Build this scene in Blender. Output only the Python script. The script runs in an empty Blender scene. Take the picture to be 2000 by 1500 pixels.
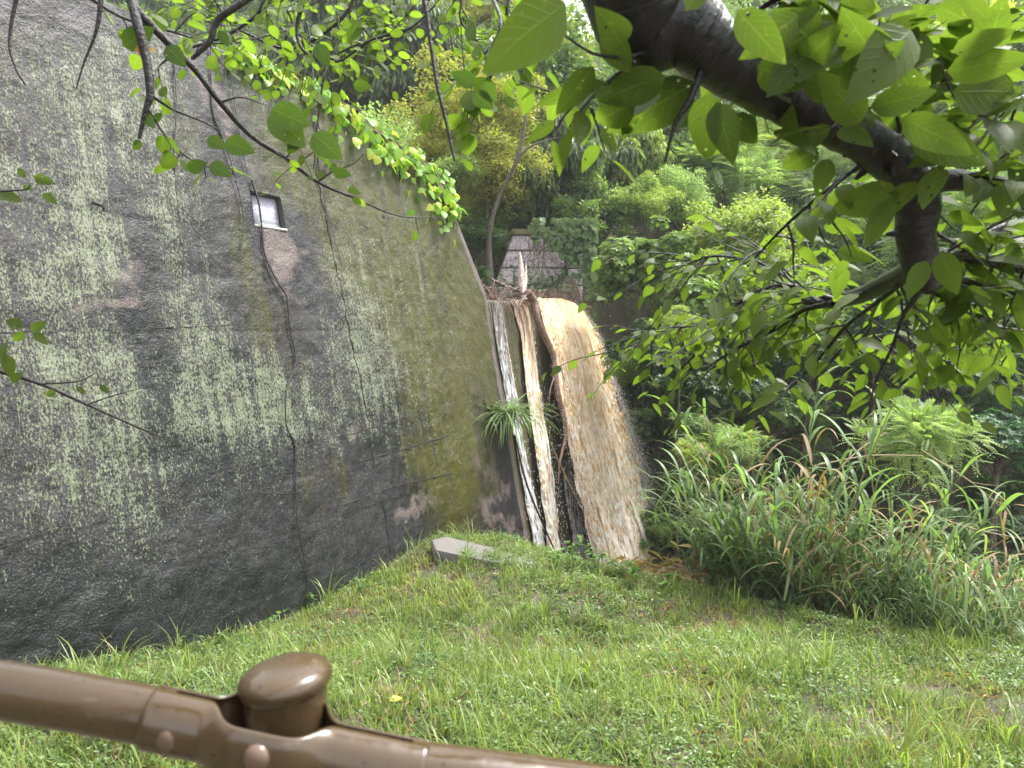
import bpy, math, random
import numpy as np
from mathutils import Vector, Matrix
R_ = math.radians
rng = np.random.default_rng(7)
random.seed(7)
# ------------------------------------------------------------------ camera
F = 1483.0                       # focal length in photo pixels (photo 2000 wide)
PITCH = math.atan(110 / F)
CZ = 5.0
CAM = np.array([0., 0., CZ])
fw = np.array([0, math.cos(PITCH), -math.sin(PITCH)])
up = np.array([0, math.sin(PITCH), math.cos(PITCH)])
scene = bpy.context.scene
cd = bpy.data.cameras.new('camera'); cam = bpy.data.objects.new('camera', cd)
scene.collection.objects.link(cam); scene.camera = cam
cam.location = CAM; cam.rotation_euler = (math.pi / 2 - PITCH, 0, 0)
cd.sensor_width = 36; cd.lens = 36 * F / 2000
cd.clip_start = 0.05; cd.clip_end = 2000
cd.dof.use_dof = True; cd.dof.focus_distance = 11.0; cd.dof.aperture_fstop = 7.5
# ------------------------------------------------------------------ sky, sun, exposure
SUN_EL, SUN_AZ = R_(63), R_(66)
w = bpy.data.worlds.new('World'); scene.world = w; w.use_nodes = True
nt = w.node_tree; nt.nodes.clear()
sky = nt.nodes.new('ShaderNodeTexSky'); sky.sky_type = 'NISHITA'; sky.sun_disc = False
sky.sun_elevation = SUN_EL; sky.sun_rotation = SUN_AZ; sky.air_density = 1.0; sky.dust_density = 4.0
hs = nt.nodes.new('ShaderNodeHueSaturation'); hs.inputs['Saturation'].default_value = 0.22
bg = nt.nodes.new('ShaderNodeBackground'); bg.inputs['Strength'].default_value = 0.15
wo = nt.nodes.new('ShaderNodeOutputWorld')
nt.links.new(sky.outputs[0], hs.inputs['Color']); nt.links.new(hs.outputs[0], bg.inputs['Color'])
nt.links.new(bg.outputs[0], wo.inputs['Surface'])
sd = bpy.data.lights.new('sun', 'SUN'); sd.energy = 1.5; sd.angle = R_(15); sd.color = (1, .98, .94)
so = bpy.data.objects.new('sun', sd); scene.collection.objects.link(so)
sdir = Vector((math.sin(SUN_AZ) * math.cos(SUN_EL), math.cos(SUN_AZ) * math.cos(SUN_EL), math.sin(SUN_EL)))
so.rotation_euler = sdir.to_track_quat('Z', 'Y').to_euler()
scene.view_settings.view_transform = 'Standard'; scene.view_settings.look = 'None'
scene.view_settings.exposure = 1.95; scene.view_settings.gamma = 1; scene.view_settings.use_curve_mapping = False
scene.render.engine = 'CYCLES'
scene.cycles.use_denoising = True
scene.cycles.max_bounces = 8; scene.cycles.diffuse_bounces = 4; scene.cycles.glossy_bounces = 2
scene.cycles.transmission_bounces = 4; scene.cycles.transparent_max_bounces = 12; scene.cycles.volume_bounces = 1
# ------------------------------------------------------------------ pixel <-> world
def ray(px, py):
    d = np.array([(px - 1000) / F, 0, 0]) + up * (750 - py) / F + fw
    return d / d[1]
def at(px, py, Y): return CAM + ray(px, py) * Y
def proj(P):
    v = np.asarray(P) - CAM
    x = v[..., 0]; u = v @ up; f = v @ fw
    f = np.where(f < .05, .05, f)
    return 1000 + F * x / f, 750 - F * u / f
TH = math.atan2(830, F)
D = np.array([math.sin(TH), math.cos(TH), 0])       # along the dam, away from the camera
N = np.array([math.cos(TH), -math.sin(TH), 0])      # out of the dam face, downstream
B0 = np.array([-1.24, 11.5, CZ - 3.4])
BAT = .205
S = np.array([0, 0, 1.]) - N * BAT
S1 = S
FN = np.cross(D, S); FN = FN / np.linalg.norm(FN)
if FN @ N < 0: FN = -FN
def face(a, z, out=0.):
    a = np.asarray(a, float)[..., None]; z = np.asarray(z, float)[..., None]; out = np.asarray(out, float)[..., None]
    return B0 + D * a + S * (z - B0[2]) + FN * out
def on_face(px, py, out=0.):
    r = ray(px, py); o = B0 + FN * out
    t = ((o - CAM) @ FN) / (r @ FN)
    P = CAM + r * t
    return (P - B0 - FN * out) @ D, P[2] - FN[2] * out
def face_px(px, py, out=0.):
    r = ray(px, py); o = B0 + FN * out
    return CAM + r * (((o - CAM) @ FN) / (r @ FN))
def ac(x, y):
    rx = x - B0[0]; ry = y - B0[1]
    return rx * D[0] + ry * D[1], rx * N[0] + ry * N[1]
# ------------------------------------------------------------------ noise
def _h(ix, iy, iz, s):
    n = (ix.astype(np.int64) * 374761393 + iy.astype(np.int64) * 668265263 + iz.astype(np.int64) * 2147483647 + s * 1274126177) & 0xffffffff
    n = ((n ^ (n >> 13)) * 1274126177) & 0xffffffff
    n = n ^ (n >> 16)
    return (n & 0xffff) / 65535.0
def vn(x, y, z=0., s=0):
    x, y, z = np.broadcast_arrays(np.asarray(x, float), np.asarray(y, float), np.asarray(z, float))
    ix, iy, iz = np.floor(x), np.floor(y), np.floor(z)
    fx, fy, fz = x - ix, y - iy, z - iz
    fx = fx * fx * (3 - 2 * fx); fy = fy * fy * (3 - 2 * fy); fz = fz * fz * (3 - 2 * fz)
    r = 0
    for dx in (0, 1):
        for dy in (0, 1):
            for dz in (0, 1):
                r = r + _h(ix + dx, iy + dy, iz + dz, s) * (fx if dx else 1 - fx) * (fy if dy else 1 - fy) * (fz if dz else 1 - fz)
    return r
def fbm(x, y, z=0., o=4, s=0):
    r = 0; a = .5; t = 0
    for k in range(o):
        r = r + a * vn(x * 2 ** k, y * 2 ** k, np.asarray(z) * 2 ** k, s + k); t += a; a *= .5
    return r / t
def sst(e0, e1, x):
    t = np.clip((x - e0) / (e1 - e0), 0, 1); return t * t * (3 - 2 * t)
# ------------------------------------------------------------------ mesh helpers
COL = scene.collection
def mesh(name, V, Fs, attrs=None, smooth=True):
    """V (n,3); Fs list of int arrays (m,3) or (m,4)"""
    me = bpy.data.meshes.new(name)
    if not isinstance(Fs, list): Fs = [Fs]
    Fs = [np.asarray(f, np.int32) for f in Fs if len(f)]
    V = np.asarray(V, np.float32)
    nl = sum(f.size for f in Fs); npoly = sum(len(f) for f in Fs)
    me.vertices.add(len(V)); me.vertices.foreach_set('co', V.ravel())
    me.loops.add(nl); me.loops.foreach_set('vertex_index', np.concatenate([f.ravel() for f in Fs]))
    tot = np.concatenate([np.full(len(f), f.shape[1], np.int32) for f in Fs])
    st = np.concatenate([[0], np.cumsum(tot)[:-1]]).astype(np.int32)
    me.polygons.add(npoly); me.polygons.foreach_set('loop_start', st)
    if smooth: me.polygons.foreach_set('use_smooth', np.ones(npoly, bool))
    me.update(calc_edges=True)
    for k, v in (attrs or {}).items():
        v = np.asarray(v, np.float32)
        if v.ndim == 1:
            at_ = me.attributes.new(k, 'FLOAT', 'POINT'); at_.data.foreach_set('value', v)
        else:
            at_ = me.attributes.new(k, 'FLOAT_VECTOR', 'POINT'); at_.data.foreach_set('vector', v.ravel())
    return me
def link(name, me, mat=None, parent=None, loc=None):
    o = bpy.data.objects.new(name, me); COL.objects.link(o)
    if mat is not None:
        if len(me.materials) == 0: me.materials.append(mat)
        elif me.materials[0] is not mat:
            o.material_slots[0].link = 'OBJECT'; o.material_slots[0].material = mat
    if loc is not None: o.location = loc
    if parent is not None: o.parent = parent
    return o
def tag(o, label=None, cat=None, group=None, kind=None):
    if label: o['label'] = label
    if cat: o['category'] = cat
    if group: o['group'] = group
    if kind: o['kind'] = kind
    return o
def thing(name, label, cat, loc=(0, 0, 0), group=None):
    o = bpy.data.objects.new(name, None); COL.objects.link(o); o.location = [float(c) for c in loc]
    o.empty_display_size = .1
    return tag(o, label, cat, group)
class MB:
    def __init__(s): s.V = []; s.F3 = []; s.F4 = []; s.n = 0; s.A = []
    def add(s, V, F, luv=None):
        V = np.asarray(V, float).reshape(-1, 3); F = np.asarray(F, int)
        if len(F): (s.F3 if F.shape[1] == 3 else s.F4).append(F + s.n)
        s.V.append(V); s.n += len(V)
        s.A.append(np.zeros((len(V), 3)) if luv is None else np.asarray(luv, float))
    def build(s, name, mat, parent=None, rel=None, smooth=True):
        V = np.concatenate(s.V); 
        if rel is not None: V = V - np.asarray(rel)
        Fs = []
        if s.F3: Fs.append(np.concatenate(s.F3))
        if s.F4: Fs.append(np.concatenate(s.F4))
        return link(name, mesh(name, V, Fs, {'luv': np.concatenate(s.A)}, smooth), mat, parent)
    def tube(s, P, r, sides=7, sub=4, bump=0., cap=True):
        P = np.asarray(P, float); r = np.asarray(r, float) * np.ones(len(P))
        if sub > 1 and len(P) > 2: P, r = smooth_line(P, r, sub)
        T = np.gradient(P, axis=0); T /= np.linalg.norm(T, axis=1)[:, None] + 1e-9
        n0 = np.cross(T[0], [0.13, .31, .94]); n0 /= np.linalg.norm(n0); nn = []
        for t in T:
            n0 = n0 - t * (n0 @ t); n0 /= np.linalg.norm(n0); nn.append(n0)
        nn = np.array(nn); bb = np.cross(T, nn)
        ang = np.arange(sides) / sides * 2 * math.pi
        ca, sa = np.cos(ang), np.sin(ang)
        ring = nn[:, None, :] * ca[None, :, None] + bb[:, None, :] * sa[None, :, None]
        rr = r[:, None] * np.ones((1, sides))
        if bump:
            q = P[:, None, :] + ring * r[:, None, None]
            rr = rr * (1 + bump * (fbm(q[..., 0] * 22, q[..., 1] * 22, q[..., 2] * 22, 3) - .5) * 2)
        V = (P[:, None, :] + ring * rr[..., None]).reshape(-1, 3)
        m = len(P); i = np.arange(m - 1)[:, None] * sides; j = np.arange(sides)[None, :]; j2 = (j + 1) % sides
        Fq = np.stack([i + j, i + j2, i + sides + j2, i + sides + j], -1).reshape(-1, 4)
        lu = np.stack(np.broadcast_arrays(ang[None, :] / 6.283, np.cumsum(np.r_[0, np.linalg.norm(np.diff(P, axis=0), axis=1)])[:, None], .5), -1).reshape(-1, 3)
        s.add(V, Fq, lu)
        if cap:
            for k, e in ((0, -1), (m - 1, 1)):
                base = V[k * sides:(k + 1) * sides]; c = P[k] + T[k] * e * r[k] * .4
                VV = np.vstack([base, c]); ff = [[q, (q + 1) % sides, sides] if e > 0 else [(q + 1) % sides, q, sides] for q in range(sides)]
                s.add(VV, ff)
    def box(s, c, sx, sy, sz, ax=None):
        ax = np.eye(3) if ax is None else np.asarray(ax)
        q = np.array([[x, y, z] for x in (-1, 1) for y in (-1, 1) for z in (-1, 1)]) * .5 * np.array([sx, sy, sz])
        s.add(np.asarray(c) + q @ ax, [[0, 1, 3, 2], [4, 6, 7, 5], [0, 4, 5, 1], [2, 3, 7, 6], [0, 2, 6, 4], [1, 5, 7, 3]])
def smooth_line(P, r, sub):
    n = len(P); Q = []; q = []
    E = np.vstack([2 * P[0] - P[1], P, 2 * P[-1] - P[-2]])
    for i in range(n - 1):
        p0, p1, p2, p3 = E[i:i + 4]
        for k in range(sub):
            t = k / sub
            Q.append(.5 * ((2 * p1) + (-p0 + p2) * t + (2 * p0 - 5 * p1 + 4 * p2 - p3) * t * t + (-p0 + 3 * p1 - 3 * p2 + p3) * t ** 3))
            q.append(r[i] * (1 - t) + r[i + 1] * t)
    Q.append(P[-1]); q.append(r[-1])
    return np.array(Q), np.array(q)
def nrm(v): return v / (np.linalg.norm(v, axis=-1, keepdims=True) + 1e-9)
def leaf_tpl(rows=5, width=.3, tipcurl=-.12, fold=.10, shape='ovate'):
    V = []; L = []
    for k in range(rows + 1):
        t = k / rows
        if shape == 'ovate': wv = width * (math.sin(math.pi * min(1, t ** .8)) ** .75) * (1 - .25 * t)
        elif shape == 'round': wv = width * math.sqrt(max(0, 1 - (2 * t - 1) ** 2)) * (1.05 - .2 * t)
        elif shape == 'lance': wv = width * (math.sin(math.pi * t ** .7) ** .9)
        if k in (0, rows): wv = width * .02
        zc = tipcurl * t * t
        for sx in (-1, 0, 1):
            V.append((sx * wv, t, zc + (fold * wv / width if sx else 0))); L.append((sx, t, 0))
    Fq = []
    for k in range(rows):
        b = k * 3
        for c in (0, 1): Fq.append([b + c, b + c + 1, b + c + 4, b + c + 3])
    return np.array(V), np.array(Fq), np.array(L)
RH = (np.array([[0, 0, 0], [.27, .45, .07], [0, 1, -.08], [-.27, .45, .07]]), np.array([[0, 1, 2], [0, 2, 3]]), np.array([[0, 0, 0], [1, .5, 0], [0, 1, 0], [-1, .5, 0]]))
LANCE = (RH[0] * np.array([.42, 1, 1.6]), RH[1], RH[2])
T_CH = leaf_tpl(8, .27, -.16, .055); T_CH2 = leaf_tpl(5, .30, -.2, .08)
T_RD = leaf_tpl(7, .42, -.1, .04, 'round'); T_LN = leaf_tpl(6, .13, -.4, .03, 'lance')
def scatter(tpl, P, Dr, Nr, sc, rnd=None):
    """join copies of a leaf template; returns V,F,luv"""
    V, Fq, L = tpl; P = np.asarray(P); n = len(P); k = len(V)
    y = nrm(Dr); x = nrm(np.cross(y, Nr)); z = np.cross(x, y)
    sc = np.asarray(sc) * np.ones(n)
    W = (V[None, :, 0:1] * x[:, None] + V[None, :, 1:2] * y[:, None] + V[None, :, 2:3] * z[:, None]) * sc[:, None, None] + P[:, None]
    FF = (Fq[None] + (np.arange(n) * k)[:, None, None]).reshape(-1, Fq.shape[1])
    if rnd is None: rnd = rng.random(n)
    LL = np.repeat(L[None], n, 0).copy(); LL[..., 2] = np.asarray(rnd)[:, None]
    return W.reshape(-1, 3), FF, LL.reshape(-1, 3)
# ------------------------------------------------------------------ materials
class NT:
    def __init__(s, name):
        s.m = bpy.data.materials.new(name); s.m.use_nodes = True; s.t = s.m.node_tree; s.t.nodes.clear()
    def n(s, typ, ins=None, **kw):
        o = s.t.nodes.new(typ)
        for k, v in kw.items(): setattr(o, k, v)
        for k, v in (ins or {}).items():
            if isinstance(v, bpy.types.NodeSocket): s.t.links.new(v, o.inputs[k])
            else:
                i = o.inputs[k]
                if i.type == 'RGBA' and not isinstance(v, (int, float)) and len(v) == 3: v = (*v, 1)
                i.default_value = v
        return o
    def math(s, op, a, b=0., c=0., clamp=False):
        return s.n('ShaderNodeMath', {0: a, 1: b, 2: c}, operation=op, use_clamp=clamp).outputs[0]
    def mix(s, f, a, b, blend='MIX'):
        o = s.t.nodes.new('ShaderNodeMix'); o.data_type = 'RGBA'; o.blend_type = blend
        for i, v in ((0, f), (6, a), (7, b)):
            if isinstance(v, bpy.types.NodeSocket): s.t.links.new(v, o.inputs[i])
            else: o.inputs[i].default_value = v if not (i and len(v) == 3) else (*v, 1)
        return o.outputs[2]
    def noise(s, vec, scale, detail=4, rough=.55, dist=0.):
        ins = {'Scale': scale, 'Detail': detail, 'Roughness': rough, 'Distortion': dist}
        if vec is not None: ins['Vector'] = vec
        return s.n('ShaderNodeTexNoise', ins).outputs[0]
    def ramp(s, v, lo, hi):
        return s.n('ShaderNodeMapRange', {0: v, 1: lo, 2: hi, 3: 0., 4: 1.}, interpolation_type='SMOOTHSTEP').outputs[0]
    def attr(s, name, out='Vector'):
        return s.n('ShaderNodeAttribute', attribute_name=name, attribute_type='GEOMETRY').outputs[out]
    def sep(s, v): return s.n('ShaderNodeSeparateXYZ', {0: v}).outputs
    def mapping(s, v, sc): return s.n('ShaderNodeMapping', {'Vector': v, 'Scale': sc}).outputs[0]
    def bump(s, h, st=.5, d=.01, nrm_=None):
        ins = {'Height': h, 'Strength': st, 'Distance': d}
        if nrm_ is not None: ins['Normal'] = nrm_
        return s.n('ShaderNodeBump', ins).outputs[0]
    def pr(s, **k):
        k = {kk.replace('_', ' '): v for kk, v in k.items()}
        return s.n('ShaderNodeBsdfPrincipled', k).outputs[0]
    def out(s, sh):
        s.n('ShaderNodeOutputMaterial', {0: sh}); return s.m
def geo_pos(m): return m.n('ShaderNodeNewGeometry').outputs['Position']
def leaf_mat(name, cA, cB, trans=.4, rough=.38, detail=False, holes=0., spec=.32, tcol=None, tip=None):
    m = NT(name); lu = m.attr('luv'); x, y, z = m.sep(lu)[:3]
    ob = m.n('ShaderNodeObjectInfo').outputs['Random']
    r = m.math('FRACT', m.math('ADD', z, m.math('MULTIPLY', ob, 3.7)))
    big = m.noise(geo_pos(m), 1.3, 2)
    r = m.math('ADD', m.math('MULTIPLY', r, .65), m.math('MULTIPLY', m.ramp(big, .35, .65), .35))
    c = m.mix(r, cA, cB)
    if tip is not None:
        c = m.mix(m.ramp(m.math('FRACT', m.math('MULTIPLY', z, 7.3)), .80, .9), c, tip)
    nb = None
    if detail:
        ax = m.math('ABSOLUTE', x)
        rib = m.math('SUBTRACT', 1., m.ramp(ax, .02, .09))
        v = m.math('FRACT', m.math('SUBTRACT', m.math('MULTIPLY', y, 8.), m.math('MULTIPLY', ax, 2.2)))
        v = m.math('ABSOLUTE', m.math('SUBTRACT', v, .5)); vein = m.math('SUBTRACT', 1., m.ramp(v, .03, .13))
        vv = m.math('MAXIMUM', rib, m.math('MULTIPLY', vein, .5))
        c = m.mix(m.math('MULTIPLY', vv, .16), c, tuple(min(1, q * 1.9 + .02) for q in cB))
        nb = m.bump(vv, .5, .004)
        blot = m.noise(geo_pos(m), 60, 3)
        c = m.mix(m.math('MULTIPLY', m.ramp(blot, .62, .72), .4), c, (.22, .2, .06))
    ins = dict(Base_Color=c, Roughness=rough, Specular_IOR_Level=spec)
    if nb is not None: ins['Normal'] = nb
    p = m.pr(**ins)
    tc = m.mix(1., c, tcol or (1.9, 2.2, .9), 'MULTIPLY')
    t = m.n('ShaderNodeBsdfTranslucent', {'Color': tc}).outputs[0]
    s = m.n('ShaderNodeMixShader', {0: trans, 1: p, 2: t}).outputs[0]
    if holes:
        h = m.n('ShaderNodeTexVoronoi', {'Vector': geo_pos(m), 'Scale': 48.}, feature='F1').outputs[0]
        g = m.noise(geo_pos(m), 25, 1)
        k = m.math('MULTIPLY', m.math('LESS_THAN', h, holes), m.math('GREATER_THAN', g, .5))
        s = m.n('ShaderNodeMixShader', {0: k, 1: s, 2: m.n('ShaderNodeBsdfTransparent').outputs[0]}).outputs[0]
    return m.out(s)
def bark_mat(name, cA, cB, scale=30, rough=.6, ring=False):
    m = NT(name); p = geo_pos(m)
    n = m.noise(p, scale, 5, .65)
    if ring:
        lu = m.attr('luv'); q = m.mapping(lu, (4, 100, 1)); rn = m.noise(q, 1.0, 3, .6)
        n = m.math('ADD', m.math('MULTIPLY', n, .45), m.math('MULTIPLY', rn, .55))
    c = m.mix(m.ramp(n, .35, .7), cA, cB)
    if ring:
        b3 = m.noise(p, 9, 3); c = m.mix(m.ramp(b3, .60, .78), c, (.06, .07, .05))
    return m.out(m.pr(Base_Color=c, Roughness=rough, Normal=m.bump(n, .95, .010)))
def plain(name, c, rough=.5, bumpy=0., scale=40, metallic=0., c2=None):
    m = NT(name); p = geo_pos(m); n = m.noise(p, scale, 4)
    cc = m.mix(n, c, c2 or tuple(q * .75 for q in c))
    ins = dict(Base_Color=cc, Roughness=rough, Metallic=metallic)
    if bumpy: ins['Normal'] = m.bump(n, bumpy, .004)
    return m.out(m.pr(**ins))
M = {}
M['cherry'] = leaf_mat('cherry_leaf', (.055, .082, .016), (.105, .148, .026), .5, .42, True, .15)
M['snow'] = leaf_mat('round_leaf', (.065, .10, .018), (.14, .20, .03), .5, .35, True, .12)
M['snowd'] = leaf_mat('ovate_leaf', (.045, .078, .015), (.085, .135, .022), .45, .35, True, .12)
M['ivy'] = leaf_mat('ivy_leaf', (.10, .22, .03), (.26, .42, .05), .45, .33, True, tip=(.42, .45, .06))
M['f_mid'] = leaf_mat('foliage_mid', (.07, .12, .035), (.22, .30, .10), .32, .42)
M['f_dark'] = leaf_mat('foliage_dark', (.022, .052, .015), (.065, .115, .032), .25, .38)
M['f_olive'] = leaf_mat('foliage_olive', (.15, .17, .04), (.32, .32, .08), .38, .5, tip=(.30, .22, .06))
M['f_lime'] = leaf_mat('foliage_lime', (.15, .20, .05), (.29, .35, .12), .4, .4, tip=(.36, .36, .08))
M['f_pale'] = leaf_mat('foliage_pale', (.14, .20, .075), (.32, .40, .19), .38, .42)
M['f_grey'] = leaf_mat('foliage_grey', (.08, .115, .055), (.18, .225, .12), .3, .45)
M['f_blue'] = leaf_mat('foliage_blue', (.03, .075, .035), (.07, .14, .065), .3, .4)
M['reed'] = leaf_mat('reed_leaf', (.055, .10, .035), (.18, .26, .115), .38, .38, tip=(.22, .27, .12))
M['reedp'] = leaf_mat('pale_reed_leaf', (.13, .20, .08), (.22, .30, .14), .4, .35)
M['grass'] = leaf_mat('grass_blade', (.055, .095, .02), (.26, .33, .09), .38, .34, tip=(.26, .24, .10))
M['weed'] = leaf_mat('weed_leaf', (.045, .09, .025), (.18, .255, .085), .33, .3, tip=(.21, .30, .11))
M['dry'] = leaf_mat('dry_blade', (.16, .10, .05), (.34, .25, .13), .25, .6)
M['bark'] = bark_mat('bark_brown', (.035, .028, .022), (.13, .115, .095), 18)
M['cherrybark'] = bark_mat('bark_cherry', (.004, .0036, .005), (.026, .024, .028), 45, .24, True)
M['twig'] = bark_mat('twig_dark', (.010, .008, .008), (.035, .028, .026), 60, .4)
M['root'] = bark_mat('root_brown', (.07, .035, .022), (.26, .16, .11), 35, .6)
M['deadwood'] = bark_mat('driftwood', (.16, .11, .09), (.46, .38, .33), 22, .65)
M['cane'] = plain('dry_cane', (.33, .24, .12), .5, .3, 30, c2=(.15, .12, .05))
M['gcane'] = plain('green_cane', (.12, .17, .06), .45, .2, 30)
# ------------------------------------------------------------------ terrain
def hrel(x, y):
    a, c = ac(x, y)
    bed = -5.8
    ridge = np.interp(c, [0, 2, 3.7, 5.5, 7.5, 12], [-.1, -.15, -.25, -.65, -1.1, -2.])
    near = -3.35 + .16 * (1 - np.exp(-((c - 2.2) / 1.6) ** 2)) * 0 + .10 * np.sin(a * .9 + 1) + .12 * np.exp(-((a + .6) ** 2 + (c - 1.6) ** 2) / 2)
    near = near + (-2.75 - near) * (1 - sst(4.5, 8.5, y)) + 1.15 * (1 - sst(1.2, 4.0, y))
    dn = -3.35 + (bed + 3.35) * sst(0, 3.0, a - ridge)
    zn = np.where(a < ridge, near, near + (dn + 3.35))
    far = bed + np.clip(a - 7.2, 0, 4.5) * 1.05 + np.maximum(a - 11.7, 0) * .56
    down = np.maximum(zn, far)
    left = 1.2 + np.maximum(-1.5 - a, 0) * .5
    upst = .25 + np.maximum(a - 6.5, 0) * .56 + .25 * np.maximum(-c - 10, 0)
    upst = np.maximum(upst, np.where(a < 1.2, .25 + (1.2 - a) * .35, -9) + .25 * np.maximum(-c - 10, 0))
    k = sst(-.5, -1.3, c) if False else 1 - sst(-1.5, -.7, c)
    z = down * (1 - k) + upst * k
    z = z - 19 * np.exp(-((x / np.maximum(y, 1) - .092) / .036) ** 2) * sst(45, 75, y)
    z = np.minimum(z, 42 + .05 * z)
    r = np.hypot(x, y)
    z = z + (fbm(x * .6, y * .6, 0, 4, 3) - .5) * (.22 + .02 * r) + (fbm(x * 3, y * 3, 0, 3, 9) - .5) * .08
    return z
def H(x, y): return CZ + hrel(np.asarray(x, float), np.asarray(y, float))
g = np.linspace(-1, 1, 321)
gx = 200 * np.sign(g) * np.abs(g) ** 2.6 + 2; gy = 200 * np.sign(g) * np.abs(g) ** 2.6 + 9
X, Y = np.meshgrid(gx, gy, indexing='ij')
V = np.stack([X, Y, H(X, Y)], -1).reshape(-1, 3)
def gridF(n, m):
    i = np.arange(n - 1)[:, None] * m; j = np.arange(m - 1)[None, :]
    return np.stack([i + j, i + m + j, i + m + j + 1, i + j + 1], -1).reshape(-1, 4)
m = NT('soil'); p = geo_pos(m)
n1 = m.noise(p, 2.2, 6); n2 = m.noise(p, 35, 5, .7)
c = m.mix(m.ramp(n1, .4, .65), (.035, .024, .016), (.085, .058, .038)); c = m.mix(m.ramp(n2, .45, .75), c, (.19, .15, .10))
c = m.mix(m.ramp(m.noise(p, 7, 4), .5, .62), c, (.05, .07, .02))
M['soil'] = m.out(m.pr(Base_Color=c, Roughness=.75, Normal=m.bump(n2, .8, .02)))
tag(link('ground', mesh('ground', V, gridF(321, 321)), M['soil']), kind='structure')
# stream surfaces
m = NT('muddy_water'); p = geo_pos(m)
n = m.noise(p, 6, 5, .6, .6)
c = m.mix(m.ramp(n, .45, .7), (.30, .19, .10), (.62, .50, .36))
M['mud'] = m.out(m.pr(Base_Color=c, Roughness=.25, Normal=m.bump(n, .6, .05)))
def sheet(name, a0, a1, c0, c1, z, na=60, nc=60):
    A, C = np.meshgrid(np.linspace(a0, a1, na), np.linspace(c0, c1, nc), indexing='ij')
    P = B0[None, None] + D * A[..., None] + N * C[..., None]
    P[..., 2] = CZ + z + (fbm(A * 3, C * 3, 0, 3) - .5) * .12
    tag(link(name, mesh(name, P.reshape(-1, 3), gridF(na, nc)), M['mud']), kind='structure')
sheet('stream', 1.0, 8.0, .3, 60, -5.45, 60, 160)
# ------------------------------------------------------------------ the dam
A_E, Z_E = on_face(950, 583)                   # where the wing meets the spillway crest
A_1, Z_1 = on_face(660, 195)
A_2, Z_2 = on_face(855, 335)
A_R, _z = on_face(1165, 600)
Z_C = Z_E
print('dam', A_1, Z_1, A_2, Z_2, A_E, Z_E, 'right', A_R, _z, 'depth edge', face(A_E, Z_E))
(pa0, pz1), (pa1, _), (_, pz0) = on_face(487, 372), on_face(550, 388), on_face(497, 440)
pz1 = (pz1 + on_face(548, 383)[1]) / 2; pz0 = (pz0 + on_face(560, 450)[1]) / 2
print('plaque', pa0, pa1, pz0, pz1)
A0 = -15.0; ZB = CZ - 7.0
def top_z(a):
    return np.interp(a, [A0, A_1, A_2, A_E], [Z_1 + .3, Z_1, Z_2, Z_E]) + (vn(a * 2.3, 3.) - .5) * .10 * sst(A_E, A_E - .6, a) 
def relief(a, z):
    r = (fbm(a * 1.1, z * .9, 0, 3, 5) - .5) * .07
    r = r + (fbm(a * 6, z * 5, 0, 4, 8) - .5) * .035
    pan = np.floor(z / .62); r = r + (_h(pan, np.floor(a / 1.8), pan * 0, 3) - .5) * .006
    low = sst(CZ - .8, CZ - 2.6, z)
    st = fbm(a * 2.2, z * 9, 0, 4, 12)
    dz = np.abs((z / .62) - np.round(z / .62)) * .62
    r = r - .010 * np.exp(-(dz / .012) ** 2) * .4
    r = r + (fbm(a * 30, z * 26, 0, 2, 21) - .5) * .012
    # no relief at the edge of the plaque recess
    return r
def lerp_steps(marks, steps):
    out = []
    for (p, q), s in zip(zip(marks[:-1], marks[1:]), steps):
        k = max(1, int(round(abs(q - p) / s))); out += list(np.linspace(p, q, k + 1)[:-1])
    return np.array(out + [marks[-1]])
aL = lerp_steps([A0, on_face(-150, 700)[0], pa0, pa1, A_1], [.3, .028, .028, .028])
zL = lerp_steps([ZB, CZ - 3.9, pz0, pz1, CZ + 3.6], [.4, .027, .027, .027])
zL = zL[zL < Z_1 - .05]
nz0 = len(zL)
extra = np.linspace(0, 1, 14)[1:]
AA, ZZ = np.meshgrid(aL, np.r_[zL, zL[-1] + extra], indexing='ij')
tz = top_z(aL)
for q, e in enumerate(extra): ZZ[:, nz0 + q] = zL[-1] + (tz - zL[-1]) * e
PX = lambda P: proj(P)
Vs = face(AA, ZZ, relief(AA, ZZ))
Fg = gridF(*AA.shape)
ca = AA.reshape(-1)[Fg].mean(1); cz = ZZ.reshape(-1)[Fg].mean(1)
keep = ~((ca > pa0) & (ca < pa1) & (cz > pz0) & (cz < pz1))
Fg = Fg[keep]
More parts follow.
